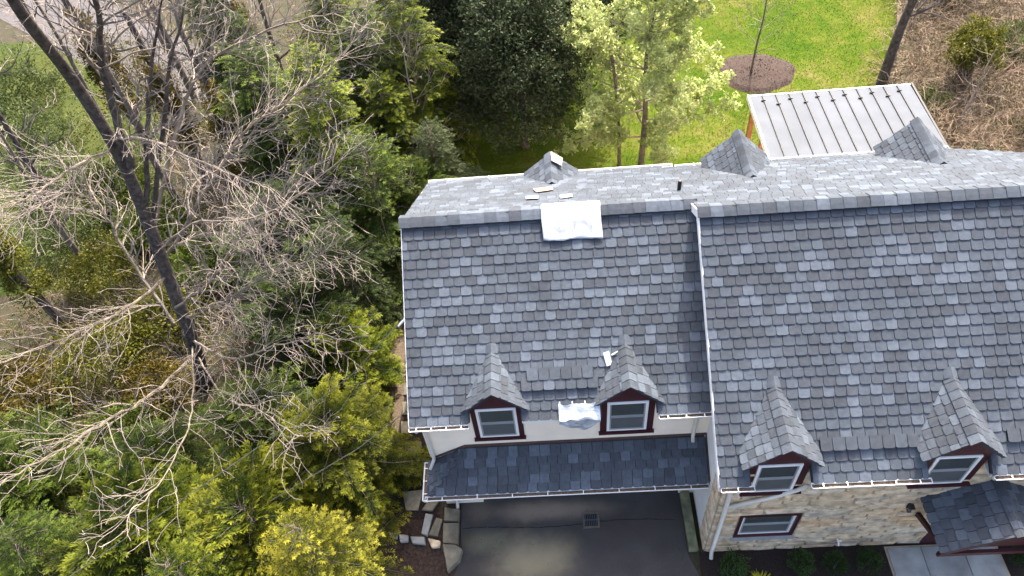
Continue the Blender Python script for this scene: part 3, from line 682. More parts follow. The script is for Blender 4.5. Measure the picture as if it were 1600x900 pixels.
def tarp_mat():
    m = M_tarp; n = m.node_tree.nodes; l = m.node_tree.links; b = n['Principled BSDF']; src = b.inputs['Base Color'].links[0].from_socket
    g = n.new('ShaderNodeNewGeometry'); sx = n.new('ShaderNodeSeparateXYZ'); l.new(g.outputs['Position'], sx.inputs[0])
    # three faint columns of print, seen too small to read
    nz = n.new('ShaderNodeTexNoise'); nz.inputs['Scale'].default_value = 42; l.new(g.outputs['Position'], nz.inputs['Vector'])
    tot = None
    for cx in (3.42, 3.75, 4.10):
        a = n.new('ShaderNodeMath'); a.operation = 'COMPARE'; a.inputs[1].default_value = cx; a.inputs[2].default_value = .022; l.new(sx.outputs[0], a.inputs[0])
        if tot is None: tot = a
        else:
            s = n.new('ShaderNodeMath'); s.operation = 'MAXIMUM'; l.new(tot.outputs[0], s.inputs[0]); l.new(a.outputs[0], s.inputs[1]); tot = s
    lim = n.new('ShaderNodeMath'); lim.operation = 'COMPARE'; lim.inputs[1].default_value = 3.36; lim.inputs[2].default_value = .14; l.new(sx.outputs[1], lim.inputs[0])
    th = n.new('ShaderNodeMath'); th.operation = 'GREATER_THAN'; th.inputs[1].default_value = .50; l.new(nz.outputs['Fac'], th.inputs[0])
    m1 = n.new('ShaderNodeMath'); m1.operation = 'MULTIPLY'; l.new(tot.outputs[0], m1.inputs[0]); l.new(lim.outputs[0], m1.inputs[1])
    m2 = n.new('ShaderNodeMath'); m2.operation = 'MULTIPLY'; l.new(m1.outputs[0], m2.inputs[0]); l.new(th.outputs[0], m2.inputs[1])
    m3 = n.new('ShaderNodeMath'); m3.operation = 'MULTIPLY'; m3.inputs[1].default_value = .5; l.new(m2.outputs[0], m3.inputs[0])
    mx = n.new('ShaderNodeMix'); mx.data_type = 'RGBA'; l.new(m3.outputs[0], mx.inputs[0]); l.new(src, mx.inputs[6]); mx.inputs[7].default_value = (.2, .22, .25, 1)
    l.new(mx.outputs[2], b.inputs['Base Color'])
tarp_mat()
tag(draped('roof_membrane', 3.06, 4.33, prof, M_tarp, 2.3, .02), 'white printed membrane sheet draped over the garage wing ridge', 'tarp')
# silvery membrane hanging over the eave between the garage dormers
b = MB(); nx, ny = 28, 16
for j in range(ny+1):
    s = j/ny
    for i in range(nx+1):
        t = i/nx; x = 3.17+.86*t
        if s < .35: y = .22-.27*s/.35; z = wz(y)+.045
        else:
            q = (s-.35)/.65; bot = .42-.42*max(0, .62-t)-.85*max(0, t-.62); y = -.055-.02*q; z = wz(-.05)+.04-q*max(.06, bot)
        z += noise.noise(Vector((x*6, s*4, 1.7)))*.035; y += noise.noise(Vector((x*5, s*6, 4.1)))*.03
        b.v.append((x, y-.03*abs(math.sin(t*7+s*3)), z+.012))
for j in range(ny):
    for i in range(nx): a = j*(nx+1)+i; b.f.append((a, a+nx+1, a+nx+2, a+1)); b.m.append(0)
o = b.build('eave_membrane', M_foil); sm = o.modifiers.new('thick', 'SOLIDIFY'); sm.thickness = .004
tag(o, 'silvery white membrane hanging over the eave between two garage dormers', 'tarp')
for k in range(4):
    x = 3.19+k*.265; b = MB(); b.prism([(x, .16, wz(.16)+.05), (x+.02, .16, wz(.16)+.05), (x+.02, .26, wz(.26)+.05), (x, .26, wz(.26)+.05)], (0, -.006, .016)); b.build('strap', M_white, o)
b = MB(); pts = [(4.17, 1.08), (4.30, 1.11), (4.34, .92), (4.31, .86), (4.23, .84)]
b.prism([(x, y, wz(y)+.04) for x, y in pts[::-1]], (0, -.004, .008)); b.prism([(4.34, 1.05, wz(1.05)+.04), (4.48, 1.10, wz(1.1)+.05), (4.49, 1.08, wz(1.08)+.05), (4.35, 1.02, wz(1.02)+.04)], (0, -.004, .008))
tag(b.build('roof_patch', M_tarp), 'small white scrap of membrane beside a garage dormer roof', 'scrap')
for nme, pts, m, lab in (('shingle_offcut', [(2.87, 5.72), (3.33, 5.84), (3.36, 5.50), (2.95, 5.34)], M_copper, 'copper-coloured offcut lying behind the ridge near the back dormer'),
                         ('shingle_offcut', [(2.71, 5.00), (3.0, 4.99), (3.0, 4.74), (2.71, 4.75)], M_tarp, 'white offcut lying behind the ridge left of the membrane'),
                         ('shingle_offcut', [(3.5, 4.90), (3.78, 4.94), (3.78, 4.68), (3.5, 4.60)], mat('pale_pink_paper', (.5, .42, .38, 1), .7), 'pale pink offcut behind the ridge above the membrane'),
                         ):
    b = MB(); b.prism([(x, y, wbz(y)+.045) for x, y in pts], (0, .003, .012)); tag(b.build(nme, m), lab, 'offcut', 'offcuts on the roof')
b = MB(); b.prism([(3.36, 7.40, 5.50), (3.36, 7.05, 5.50), (3.62, 7.05, 5.29), (3.66, 7.40, 5.25)], (.01, 0, .016))
tag(b.build('ridge_paper', mat('grey_paper', (.34, .29, .26, 1), .8)), 'bare paper sheet on the back dormer ridge of the garage wing', 'paper')

# ------------------------------------------------------------------ metal patio roof behind the house
pc = bpy.data.objects.new('patio_cover', None); COL.objects.link(pc); tag(pc, 'standing-seam metal patio roof on cedar posts behind the house', 'patio cover')
X0, X1, Y0, Y1 = 9.53, 14.35, 7.75, 11.28; NP = 12; zr_ = lambda y: 3.86-.02*(y-Y0)
for i in range(NP):
    a = X0+(X1-X0)*i/NP; c = X0+(X1-X0)*(i+1)/NP
    b = MB(); b.prism([(a+.004, Y0, zr_(Y0)-.02), (c-.004, Y0, zr_(Y0)-.02), (c-.004, Y1, zr_(Y1)-.02), (a+.004, Y1, zr_(Y1)-.02)], (0, 0, .02)); b.build('roof_panel', M_metalroof, pc)
    if i:
        b = MB(); b.prism([(a-.022, Y0, zr_(Y0)-.01), (a+.022, Y0, zr_(Y0)-.01), (a+.022, Y1, zr_(Y1)-.01), (a-.022, Y1, zr_(Y1)-.01)], (0, 0, .05)); s_ = b.build('seam', M_seam, pc)
        y = Y1-.28-(.22 if i % 2 == 0 else 0)
        b = MB(); b.box((a-.03, y-.03, zr_(y)+.02), (a+.03, y+.03, zr_(y)+.065)); b.box((a-.09, y-.012, zr_(y)+.005), (a+.02, y+.012, zr_(y)+.05)); b.build('snow_guard', M_black, s_)
part('edge_trim', lambda m: (m.box((X0-.05, Y0, 3.66), (X0-.004, Y1+.04, 3.84)), m.box((X0, Y1+.002, 3.64), (X1, Y1+.045, 3.80))), M_frame, pc)
part('edge_trim', lambda m: m.box((X1+.004, Y0, 3.62), (X1+.06, Y1+.04, 3.84)), M_black, pc)
part('beam', lambda m: m.box((X0+.05, Y1-.25, 3.44), (X1-.05, Y1-.08, 3.62)), M_wood, pc)
part('beam', lambda m: m.box((X0+.05, Y0+.2, 3.44), (X0+.2, Y1-.27, 3.62)), M_wood, pc)
for x, y in ((X0+.10, Y1-.24), (X0+.10, Y1-1.55), (X1-.2, Y1-.24), (12.0, Y1-.24)): part('post', lambda m: m.box((x, y, 0), (x+.14, y+.14, 3.44)), M_wood, pc)
part('deck', lambda m: m.box((X0+.0, YBM-.29, .0), (X1, Y1-.0, .06)), M_blue, pc)
# drain grate in the driveway
dg = part('drain_grate', lambda m: (m.box((3.60, -.53, .006), (4.02, -.48, .03)), m.box((3.60, -.16, .006), (4.02, -.11, .03)), m.box((3.60, -.48, .006), (3.65, -.16, .03)), m.box((3.97, -.48, .006), (4.02, -.16, .03))), mat('rusty_iron', (.10, .085, .07, 1), .8, .3), None)
tag(dg, 'square cast-iron drain grate set into the driveway', 'drain')
for i in range(7): part('bar', lambda m: m.box((3.665+i*.045, -.478, .008), (3.682+i*.045, -.162, .026)), M_seam, dg)
part('crossbar', lambda m: m.box((3.652, -.33, .009), (3.968, -.30, .024)), M_seam, dg)
part('pit_shade', lambda m: m.box((3.652, -.478, .0045), (3.968, -.162, .0065)), M_dark, dg)  # thin near-black plate painting the shade below the grate bars
# service cables
for pts, lab in (([(-.05, 2.04, 5.75), (-1.3, 1.2, 4.9), (-3.3, -.1, 4.3), (-6.5, -2.6, 4.2), (-12, -7, 4.6)], 'grey service cable running from the garage gable towards the lower left'),
                 ([(-.02, 1.0, 3.9), (-1.4, .2, 3.4), (-3.6, -1.0, 3.1), (-7.0, -3.2, 3.1), (-12, -6.6, 3.6)], 'lower thin cable running from the garage corner into the hemlocks')):
    b = MB(); b.tube(pts, [.008]*len(pts), 5); tag(b.build('service_cable', M_cable), lab, 'cable', 'cables at the garage gable')
part('cable_bracket', lambda m: (m.tube([(-.02, 2.04, 5.72), (-.12, 1.98, 5.66), (-.2, 1.92, 5.60)], [.03, .035, .02], 6)), M_white, H)

# ================================================================== vegetation
def add_leaf(b, p, d, n, L, W, tip):
    """rhombic leaf from p along d"""
    s = d.cross(n); s = s.normalized() if s.length > 1e-5 else d.orthogonal().normalized()
    k = len(b.v); m_ = p+d*(L*.45)
    b.v += [tuple(p), tuple(m_+s*W*.5), tuple(p+d*L), tuple(m_-s*W*.5)]; b.t += [tip*.85, tip, min(1, tip+.15), tip]
    b.f.append((k, k+1, k+2, k+3)); b.m.append(0)
def rv(r): 
    while 1:
        v = Vector((r.uniform(-1, 1), r.uniform(-1, 1), r.uniform(-1, 1)))
        if .05 < v.length < 1: return v.normalized()
def conifer(seed, Hh, R, nb, droop=.25, leaf=.085, step=.10, power=.8, low=.04, dens=1.0, bushy=False):
    """trunk and crown meshes of a feathery evergreen, base at the origin: uneven branches carrying flat fans of sprays"""
    r = random.Random(seed); tb = MB(); b = MB()
    tb.tube([(0, 0, 0), (.05, .02, Hh*.4), (0, .05, Hh*.75), (0, 0, Hh*.96)], [.03+.016*Hh, .02+.012*Hh, .02+.006*Hh, .012], 7)
    up = Vector((0, 0, 1))
    for k in range(nb):
        h = Hh*(low+(1-low)*((k+r.random())/nb)**.9); az = k*2.39996+r.uniform(-.7, .7)
        frac = h/Hh; vary = r.choice((.45, .7, .85, 1.0, 1.15, 1.35))*(1+.35*noise.noise(Vector((math.cos(az)*1.2, math.sin(az)*1.2, h*.7+seed))))
        L = R*((1-frac)**power)*vary+.2
        if bushy: L = R*math.sqrt(max(.03, 1-(frac*1.05-.15)**2))*vary*(1 if frac < .8 else .75)+.15
        el0 = .45*(frac-.25)+(.45*frac if bushy else .12)+r.uniform(-.15, .15); d = Vector((math.cos(az), math.sin(az), math.tan(el0))).normalized()
        p = Vector((0, 0, h)); n = max(3, int(L/step)); pts = [p.copy()]; dirs = []
        for i in range(n):
            t = i/n
            d = (d+Vector((0, 0, -droop*step*(.3+1.6*t)))+rv(r)*.09).normalized(); p = p+d*(L/n); pts.append(p.copy()); dirs.append(d.copy())
        tb.tube(pts, [max(.004, .018*(1-i/n)*(.4+L/3)) for i in range(n+1)], 3, cap=False)
        tone = r.uniform(-.22, .22)
        for i in range(1, n+1):
            t = i/n
            if t < .22: continue
            d = dirs[i-1]; side = d.cross(up).normalized(); nrm = side.cross(d)
            sl = (.12+.42*min(1, L*.55)*math.sin(math.pi*min(1, .30+.66*t)))*r.uniform(.55, 1.3)
            for s in (-1, 1):
                if r.random() > dens*.92: continue
                sd = (side*s*.9+d*r.uniform(.5, .95)+up*r.uniform(-.22, .22)).normalized(); m = max(2, int(sl/.055)); q = pts[i].copy()
                for j in range(m):
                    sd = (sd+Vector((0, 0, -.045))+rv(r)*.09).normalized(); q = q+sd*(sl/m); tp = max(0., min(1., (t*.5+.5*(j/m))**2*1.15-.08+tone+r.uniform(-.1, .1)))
                    s2 = sd.cross(nrm).normalized()
                    for e in (-1, 1):
                        ld = (s2*e*.75+sd*.8+up*r.uniform(-.2, .3)+rv(r)*.22).normalized()
                        add_leaf(b, q, ld, (nrm+rv(r)*.35).normalized(), leaf*r.uniform(.7, 1.35), leaf*.36, tp)
                add_leaf(b, q, sd, nrm, leaf*1.2, leaf*.36, min(1, tp+.1))
    return tb, b
def leafy(seed, rx, ry, rz, cz, n_cl, per, leaf, cl_r, hollow=.55, twigs=None, flat=.35):
    """crown of leaf clumps spread through an ellipsoid, uneven outline"""
    r = random.Random(seed); b = MB()
    for k in range(n_cl):
        v = rv(r); v.z = v.z if v.z > -.5 else -v.z*.6; rad = hollow+(1-hollow)*r.random()**.6
        nn = 1+.30*noise.noise(v*1.7+Vector((seed, 0, 0)))+.12*noise.noise(v*4+Vector((0, seed, 0)))
        c = Vector((v.x*rx, v.y*ry, v.z*rz))*rad*nn+Vector((0, 0, cz)); cr = cl_r*r.uniform(.6, 1.35)
        if twigs is not None:
            base_ = Vector((c.x*.35, c.y*.35, max(.1, c.z-.55*cl_r*3-.2))); mid = (base_+c)*.5+rv(r)*.08; twigs.tube([base_, mid, c], [.014, .01, .005], 3, cap=False)
        for j in range(per):
            p = c+rv(r)*cr*r.random()**.45; d = (rv(r)+v*.7+Vector((0, 0, .15))).normalized()
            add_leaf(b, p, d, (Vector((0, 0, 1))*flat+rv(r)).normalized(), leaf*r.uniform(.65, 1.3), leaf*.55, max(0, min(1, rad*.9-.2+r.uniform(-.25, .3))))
    return b
L_hem = leafmat('hemlock_needles', (.016, .036, .005, 1), (.20, .225, .018, 1), .42)  # needles: inner green darkened as painted crown shade, young tips raised as highlights
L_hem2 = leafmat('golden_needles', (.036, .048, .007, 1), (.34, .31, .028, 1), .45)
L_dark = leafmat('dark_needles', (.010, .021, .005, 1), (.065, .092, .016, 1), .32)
L_mid = leafmat('mid_green_needles', (.012, .026, .005, 1), (.112, .148, .020, 1), .38)  # inner green deepened likewise, shade put into the colour
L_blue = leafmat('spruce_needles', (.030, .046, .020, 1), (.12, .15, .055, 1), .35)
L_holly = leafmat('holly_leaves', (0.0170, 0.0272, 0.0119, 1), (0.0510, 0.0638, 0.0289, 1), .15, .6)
L_pale = leafmat('young_spring_leaves', (.40, .46, .15, 1), (.54, .58, .28, 1), .68)
L_yel = leafmat('yellow_green_needles', (.018, .034, .005, 1), (.26, .265, .020, 1), .45)  # dark inner tone paints shade between sprays; yellow tips are young growth
L_ivy = leafmat('ivy_leaves', (0.0300, 0.0450, 0.0075, 1), (0.1425, 0.1350, 0.0188, 1), .3, .45)
L_olive = leafmat('olive_leaves', (0.0525, 0.0420, 0.0084, 1), (0.1330, 0.1015, 0.0196, 1), .3)
L_box = leafmat('boxwood_leaves', (.018, .036, .010, 1), (.045, .075, .022, 1), .2)
L_gold = leafmat('golden_grass', (.12, .14, .010, 1), (.40, .38, .03, 1), .4)
L_grass = leafmat('grass_blades', (.034, .066, .006, 1), (.105, .104, .024, 1), .35)

L_meadow = leafmat('meadow_leaves', (.050, .070, .020, 1), (.12, .15, .05, 1), .4)
PROTO = {}
def proto(key, fn):
    if key not in PROTO: PROTO[key] = fn()
    return PROTO[key]
def tree(name, key, fn, lm, bm, x, y, sc, rz, label, cat, group, z=0, szz=None):
    """copies share mesh data of their prototype"""
    def mk():
        t, c = fn(); return t.mesh('trunk', bm) if t and t.v else None, c.mesh('crown', lm)
    tm, cm = proto(key+lm.name, mk)
    o = bpy.data.objects.new(name, None); COL.objects.link(o); o.location = (x, y, z); o.rotation_euler = (0, 0, rz); o.scale = (sc, sc, szz or sc)
    tag(o, label, cat, group)
    if tm: link('trunk', tm, o)
    link('crown' if cat == 'tree' else 'foliage', cm, o)
    return o
hemA = lambda: conifer(1, 4.6, 1.8, 115, .45, .085, .085)
hemB = lambda: conifer(2, 4.0, 1.8, 105, .35, .105, .09, .6, bushy=True)
hemC = lambda: conifer(3, 3.3, 1.7, 90, .30, .125, .10, .55, bushy=True)
tallA = lambda: conifer(4, 9.0, 2.1, 190, .55, .125, .12, .6)
tallB = lambda: conifer(5, 8.0, 2.2, 180, .45, .13, .12, .5)
exec_list = [
 # name, key, fn, leaf, bark, x, y, scale, rot, label, group
 ('hemlock', 'hA', hemA, L_hem2, -2.25, -1.95, .95, .3, 'golden-yellow hemlock at the bottom edge left of the driveway rocks', 'hemlocks along the lower left'),
 ('hemlock', 'hB', hemB, L_yel, -2.30, .95, .86, 1.2, 'yellow-green hemlock reaching towards the pent roof gutter', 'hemlocks along the lower left'),
 ('hemlock', 'hC', hemC, L_yel, -3.9, -1.0, 1.0, 2.0, 'green hemlock left of the golden hemlock at the bottom edge', 'hemlocks along the lower left'),
 ('hemlock', 'hA', hemA, L_hem, -4.7, -2.6, .95, 4.0, 'feathery hemlock at the bottom edge below the bare tree', 'hemlocks along the lower left'),
 ('hemlock', 'hB', hemB, L_mid, -4.2, 1.5, .85, .7, 'shaded hemlock between the bare tree and the yellow-green hemlock', 'hemlocks along the lower left'),
 ('hemlock', 'hC', hemC, L_hem, -6.6, -1.0, 1.05, 5.1, 'dull green hemlock below the pale horizontal limb', 'hemlocks along the lower left'),
 ('hemlock', 'hA', hemA, L_mid, -8.6, -1.7, .95, 2.6, 'dark hemlock near the lower left corner', 'hemlocks along the lower left'),
 ('hemlock', 'hB', hemB, L_mid, -7.0, .9, .7, 3.3, 'low hemlock under the fork of the pale limb', 'hemlocks along the lower left'),
 ('laurel', 'hC', hemC, L_hem, -2.55, 3.9, .80, .2, 'bright-topped evergreen beside the gravel strip at the garage side', 'evergreens beside the garage'),
 ('hemlock', 'hB', hemB, L_dark, -3.9, 5.0, .90, 2.2, 'dark hemlock just right of the bare tree trunk', 'evergreens beside the garage'),
 ('hemlock', 'hA', hemA, L_dark, -2.6, 6.3, 1.0, 1.0, 'dark hemlock against the garage gable', 'evergreens beside the garage'),
 ('hemlock', 'hB', hemB, L_dark, -4.6, 7.6, 1.0, 3.9, 'dark spreading hemlock behind the bare tree branches', 'evergreens beside the garage'),
 ('hemlock', 'hA', hemA, L_mid, -1.9, 8.9, 1.15, 4.4, 'hemlock standing just beyond the garage back corner', 'evergreens beside the garage'),
 ('cedar', 'tA', tallA, L_hem, -3.2, 10.4, .80, .5, 'tall green cedar left of the grey bare sapling', 'tall conifers behind the garage'),
 ('cedar', 'tB', tallB, L_hem, -1.7, 11.6, .66, 2.1, 'light green cedar right behind the garage roof corner', 'tall conifers behind the garage'),
 ('cedar', 'tB', tallB, L_mid, -5.6, 12.0, .8, 1.4, 'broad cedar behind the crown of the bare tree', 'tall conifers behind the garage'),
 ('cedar', 'tA', tallA, L_hem, -3.4, 14.6, .85, 3.0, 'tall cedar at the top edge beside the bare crown', 'tall conifers behind the garage'),
 ('cedar', 'tA', tallA, L_hem, -1.6, 16.8, .80, 5.0, 'bright-tipped cedar at the top edge above the sapling', 'tall conifers behind the garage'),
 ('cedar', 'tB', tallB, L_dark, .5, 18.6, .85, .9, 'dark cedar at the top edge left of the holly', 'tall conifers behind the garage'),
 ('cedar', 'tA', tallA, L_dark, -7.6, 15.5, .8, 4.2, 'dark cedar behind the leaning upper trunk', 'tall conifers behind the garage'),
 ('cedar', 'tB', tallB, L_mid, 3.4, 20.5, .85, 3.5, 'olive cedar behind the holly at the top edge', 'tall conifers behind the garage'),
 ('cedar', 'tA', tallA, L_hem, -.9, 13.6, .78, 1.9, 'green cedar between the holly and the grey sapling', 'tall conifers behind the garage'),
 ('cedar', 'tB', tallB, L_mid, -2.2, 13.2, .80, 5.6, 'mid green cedar in the row behind the garage corner', 'tall conifers behind the garage'),
 ('hemlock', 'hB', hemB, L_mid, -.9, 9.4, .80, 3.6, 'green hemlock close behind the garage roof corner', 'evergreens beside the garage'),
 ('spruce', 'hA', hemA, L_blue, -.35, 10.9, .85, 2.8, 'pale blue-green spruce at the back corner of the garage wing', 'evergreens beside the garage'),
 ('hemlock', 'hC', hemC, L_mid, -10.8, .3, 1.0, .9, 'low hemlock at the left edge beside the bright lawn', 'hemlocks along the lower left'),
 ('hemlock', 'hC', hemC, L_hem, -10.6, -2.0, .9, 2.9, 'bright hemlock in the lower left corner', 'hemlocks along the lower left'),
]
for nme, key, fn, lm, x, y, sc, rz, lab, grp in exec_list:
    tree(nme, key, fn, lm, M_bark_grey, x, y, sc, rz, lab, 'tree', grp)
# holly
def f_holly():
    t = MB(); t.tube([(0, 0, 0), (.05, 0, 2.5), (0, .05, 5.4)], [.16, .11, .04], 8); c = leafy(8, 2.0, 2.0, 3.0, 3.0, 620, 46, .11, .36, .5, t); return t, c
tree('holly_tree', 'holly', f_holly, L_holly, M_bark_dark, 2.5, 14.2, 1.12, 0, 'dark grey-green holly tree behind the garage roof', 'tree', None)
tree('holly_tree', 'holly', f_holly, L_holly, M_bark_dark, 1.0, 16.6, 1.1, 2, 'second dark holly behind the first at the top edge', 'tree', None)
tree('holly_tree', 'holly', f_holly, L_holly, M_bark_dark, 4.4, 17.6, 1.05, 4, 'dark holly at the top edge just left of the spring tree', 'tree', None)
# olive-leaved ivy columns among the trunks at upper left
def f_ivycol():
    t = MB(); t.tube([(0, 0, 0), (.1, .05, 3), (.15, 0, 7.4)], [.17, .14, .09], 8); c = leafy(9, .55, .55, 3.0, 3.2, 170, 40, .11, .26, .5, None); return t, c
for i, (x, y, s, lab) in enumerate(((-9.4, 13.4, .95, 'ivy-covered trunk behind the main fork of the bare tree'), (-7.2, 12.2, .85, 'ivy-covered trunk right of the bare tree stems'), (-12.2, 15.6, 1.0, 'ivy-covered trunk left of the leaning upper trunk'), (-12.6, 7.0, .9, 'ivy-covered trunk near the left edge'), (-8.0, 18.0, .9, 'ivy-covered trunk by the grey road'))):
    tree('ivy_tree', 'ivycol', f_ivycol, L_olive if i != 3 else L_ivy, M_bark_dark, x, y, s, i*1.3, lab, 'tree', 'ivy-covered trunks at upper left')
# shrubs and ivy mounds under the bare tree
def f_mound(): return None, leafy(12, 1.3, 1.1, .75, .35, 150, 34, .10, .26, .5)
def f_mound2(): return None, leafy(13, 1.0, 1.2, .9, .45, 130, 34, .085, .24, .5)
mounds = ((-9.0, 6.6, 1.1, L_ivy, 'ivy mound left of the bare tree trunk'), (-10.4, 5.2, 1.2, L_ivy, 'ivy mound between the trunk and the left edge'), (-8.6, 4.2, .9, L_olive, 'olive shrub at the foot of the bare tree'), (-11.6, 8.6, 1.2, L_ivy, 'bright ivy mound at the left edge'), (-8.2, 8.8, 1.1, L_mid, 'green shrub behind the bare tree trunk'), (-6.4, 8.9, 1.0, L_olive, 'olive shrub behind the branch fork'), (-9.2, 2.5, 1.0, L_mid, 'green shrub below the left branches'), (-6.0, 3.0, .9, L_dark, 'dark shrub right of the trunk foot'), (-10.5, 10.8, 1.2, L_mid, 'green shrub in front of the left lawn'), (-5.6, 10.0, .9, L_ivy, 'ivy shrub among the cedars'), (-12.6, 4.0, 1.2, L_olive, 'olive shrub at the far left edge'), (-5.2, -.6, .8, L_dark, 'dark shrub between the lower hemlocks'), (-3.0, 2.4, .7, L_dark, 'dark shrub behind the yellow-green hemlock'), (-13.6, 10.6, 1.2, L_meadow, 'light green bush left of the leaning trunk'), (-14.8, 13.4, 1.3, L_meadow, 'light green bush at the far left below the road'), (-16.5, 16.0, 1.4, L_meadow, 'light green bush near the top left corner'), (-12.4, 12.6, 1.2, L_mid, 'green bush between the ivy trunks'), (-18.5, 19.0, 1.5, L_meadow, 'light green bush in the top left corner'), (-11.8, 2.0, 1.2, L_meadow, 'light green bush at the lower left edge'), (-12.4, -1.0, 1.2, L_hem, 'yellow-green bush at the lower left edge'), (-5.0, 14.2, 1.3, L_olive, 'olive shrub between the tall cedars'))
for i, (x, y, s, lm, lab) in enumerate(mounds):
    tree('ivy_mound' if lm is L_ivy else 'shrub', 'mound%d' % (i % 2), f_mound if i % 2 == 0 else f_mound2, lm, M_bark_grey, x, y, s, i*1.1, lab, 'shrub', 'shrubs under the bare tree')
L_dull = leafmat('dull_olive_leaves', (.040, .046, .018, 1), (.13, .125, .055, 1), .35)
for i, (x, y, s, lm, lab) in enumerate(((20.6, 12.6, 1.0, L_dull, 'dull olive shrub at the right edge of the brush'), (17.6, 11.0, .8, L_dull, 'dull olive shrub beside the metal roof corner'), (21.6, 17.6, 1.0, L_meadow, 'pale green shrub right of the ivy stump'), (19.8, 21.5, 1.1, L_dull, 'dull olive shrub at the top right edge'), (17.2, 14.6, .7, L_meadow, 'small pale green shrub near the leaning trunk'), (18.6, 9.6, .8, L_meadow, 'pale green shrub behind the right end of the roof'), (21.8, 14.6, .8, L_dull, 'dull olive shrub below the ivy stump'))):
    tree('brush_shrub', 'mound%d' % (i % 2), f_mound if i % 2 == 0 else f_mound2, lm, M_bark_grey, x, y, s, i*1.7, lab, 'shrub', 'shrubs in the dry brush')
# boxwoods and golden grass in the front bed
def f_box():
    t = MB(); t.tube([(0, 0, 0), (0, 0, .5)], [.03, .02], 5); return t, leafy(15, .32, .32, .34, .36, 90, 30, .045, .10, .5)
for x, y, s, lab in ((7.02, -1.78, 1.02, 'boxwood bush beside the stone corner downspout'), (8.62, -1.74, .92, 'boxwood bush second from the stone corner'), (9.42, -1.76, .85, 'boxwood bush below the hose tap'), (10.18, -1.72, .88, 'boxwood bush next to the front walk')):
    tree('boxwood', 'box', f_box, L_box, M_bark_grey, x, y, s, x, lab, 'bush', 'boxwoods along the stone wall')
b = MB(); r = random.Random(4)
for i in range(170):
    a = r.uniform(0, 6.28); d = Vector((math.cos(a), math.sin(a), r.uniform(.5, 1.8))).normalized(); p = Vector((7.62+.05*math.cos(a), -2.12+.05*math.sin(a), .02)); L = r.uniform(.18, .32); add_leaf(b, p, d, Vector((0, 0, 1)), L*.7, .02, .5); q = p+d*L*.66; d2 = (d+Vector((math.cos(a)*.5, math.sin(a)*.5, -.6))).normalized(); add_leaf(b, q, d2, Vector((0, 0, 1)), L*.6, .016, .9)
tag(b.build('golden_grass', L_gold), 'tuft of golden grass between the boxwoods by the stone wall', 'plant')
tree('boxwood', 'box', f_box, L_box, M_bark_grey, 13.62, -1.75, .9, 1, 'boxwood bush right of the front walk', 'bush', 'boxwoods along the stone wall')

# ------------------------------------------------------------------ bare branching trees
def grow(b, r, p, d, L, rad, lvl, up=.10, spread=.75, minr=.0055, out=None):
    n = max(3, int(L/.16)); pts = [p.copy()]; rads = [rad]; kids = []
    for i in range(n):
        d = (d+rv(r)*.27+Vector((0, 0, up*.16))+(out*.05 if out else Vector())).normalized(); p = p+d*(L/n); pts.append(p.copy()); rads.append(max(minr, rad*(1-.75*(i+1)/n)))
        if lvl > 0 and i > 0 and r.random() < (.62 if lvl > 1 else .55): kids.append((p.copy(), d.copy(), rads[-1], 1-(i+1)/n))
    b.tube(pts, rads, 5 if rad > .03 else 3, 1 if rad > .022 else 0, cap=False)
    for q, dd, rr, rem in kids:
        side = dd.cross(rv(r)).normalized(); nd = (dd*(1-spread*.35)+side*spread+Vector((0, 0, .08))).normalized()
        grow(b, r, q, nd, L*r.uniform(.38, .62)*(.55+.45*rem), max(minr, rr*.62), lvl-1, up, spread, minr, out)
def smooth_path(pts, k=5):
    P = [Vector(p) for p in pts]; out = []
    for i in range(len(P)-1):
        p0, p1, p2, p3 = P[max(i-1, 0)], P[i], P[i+1], P[min(i+2, len(P)-1)]
        for j in range(k):
            t = j/k; out.append(.5*((2*p1)+(p2-p0)*t+(2*p0-5*p1+4*p2-p3)*t*t+(3*p1-p0-3*p2+p3)*t**3))
    out.append(P[-1]); return out
TRUNK = [(-7.34,4.43,-.05), (-6.84,4.47,2.2), (-6.63,4.83,4.5), (-6.43,5.13,6.5), (-6.14,5.08,8.5), (-5.98,4.82,10.5), (-5.45,3.86,12.3), (-5.1,3.4,13.4)]
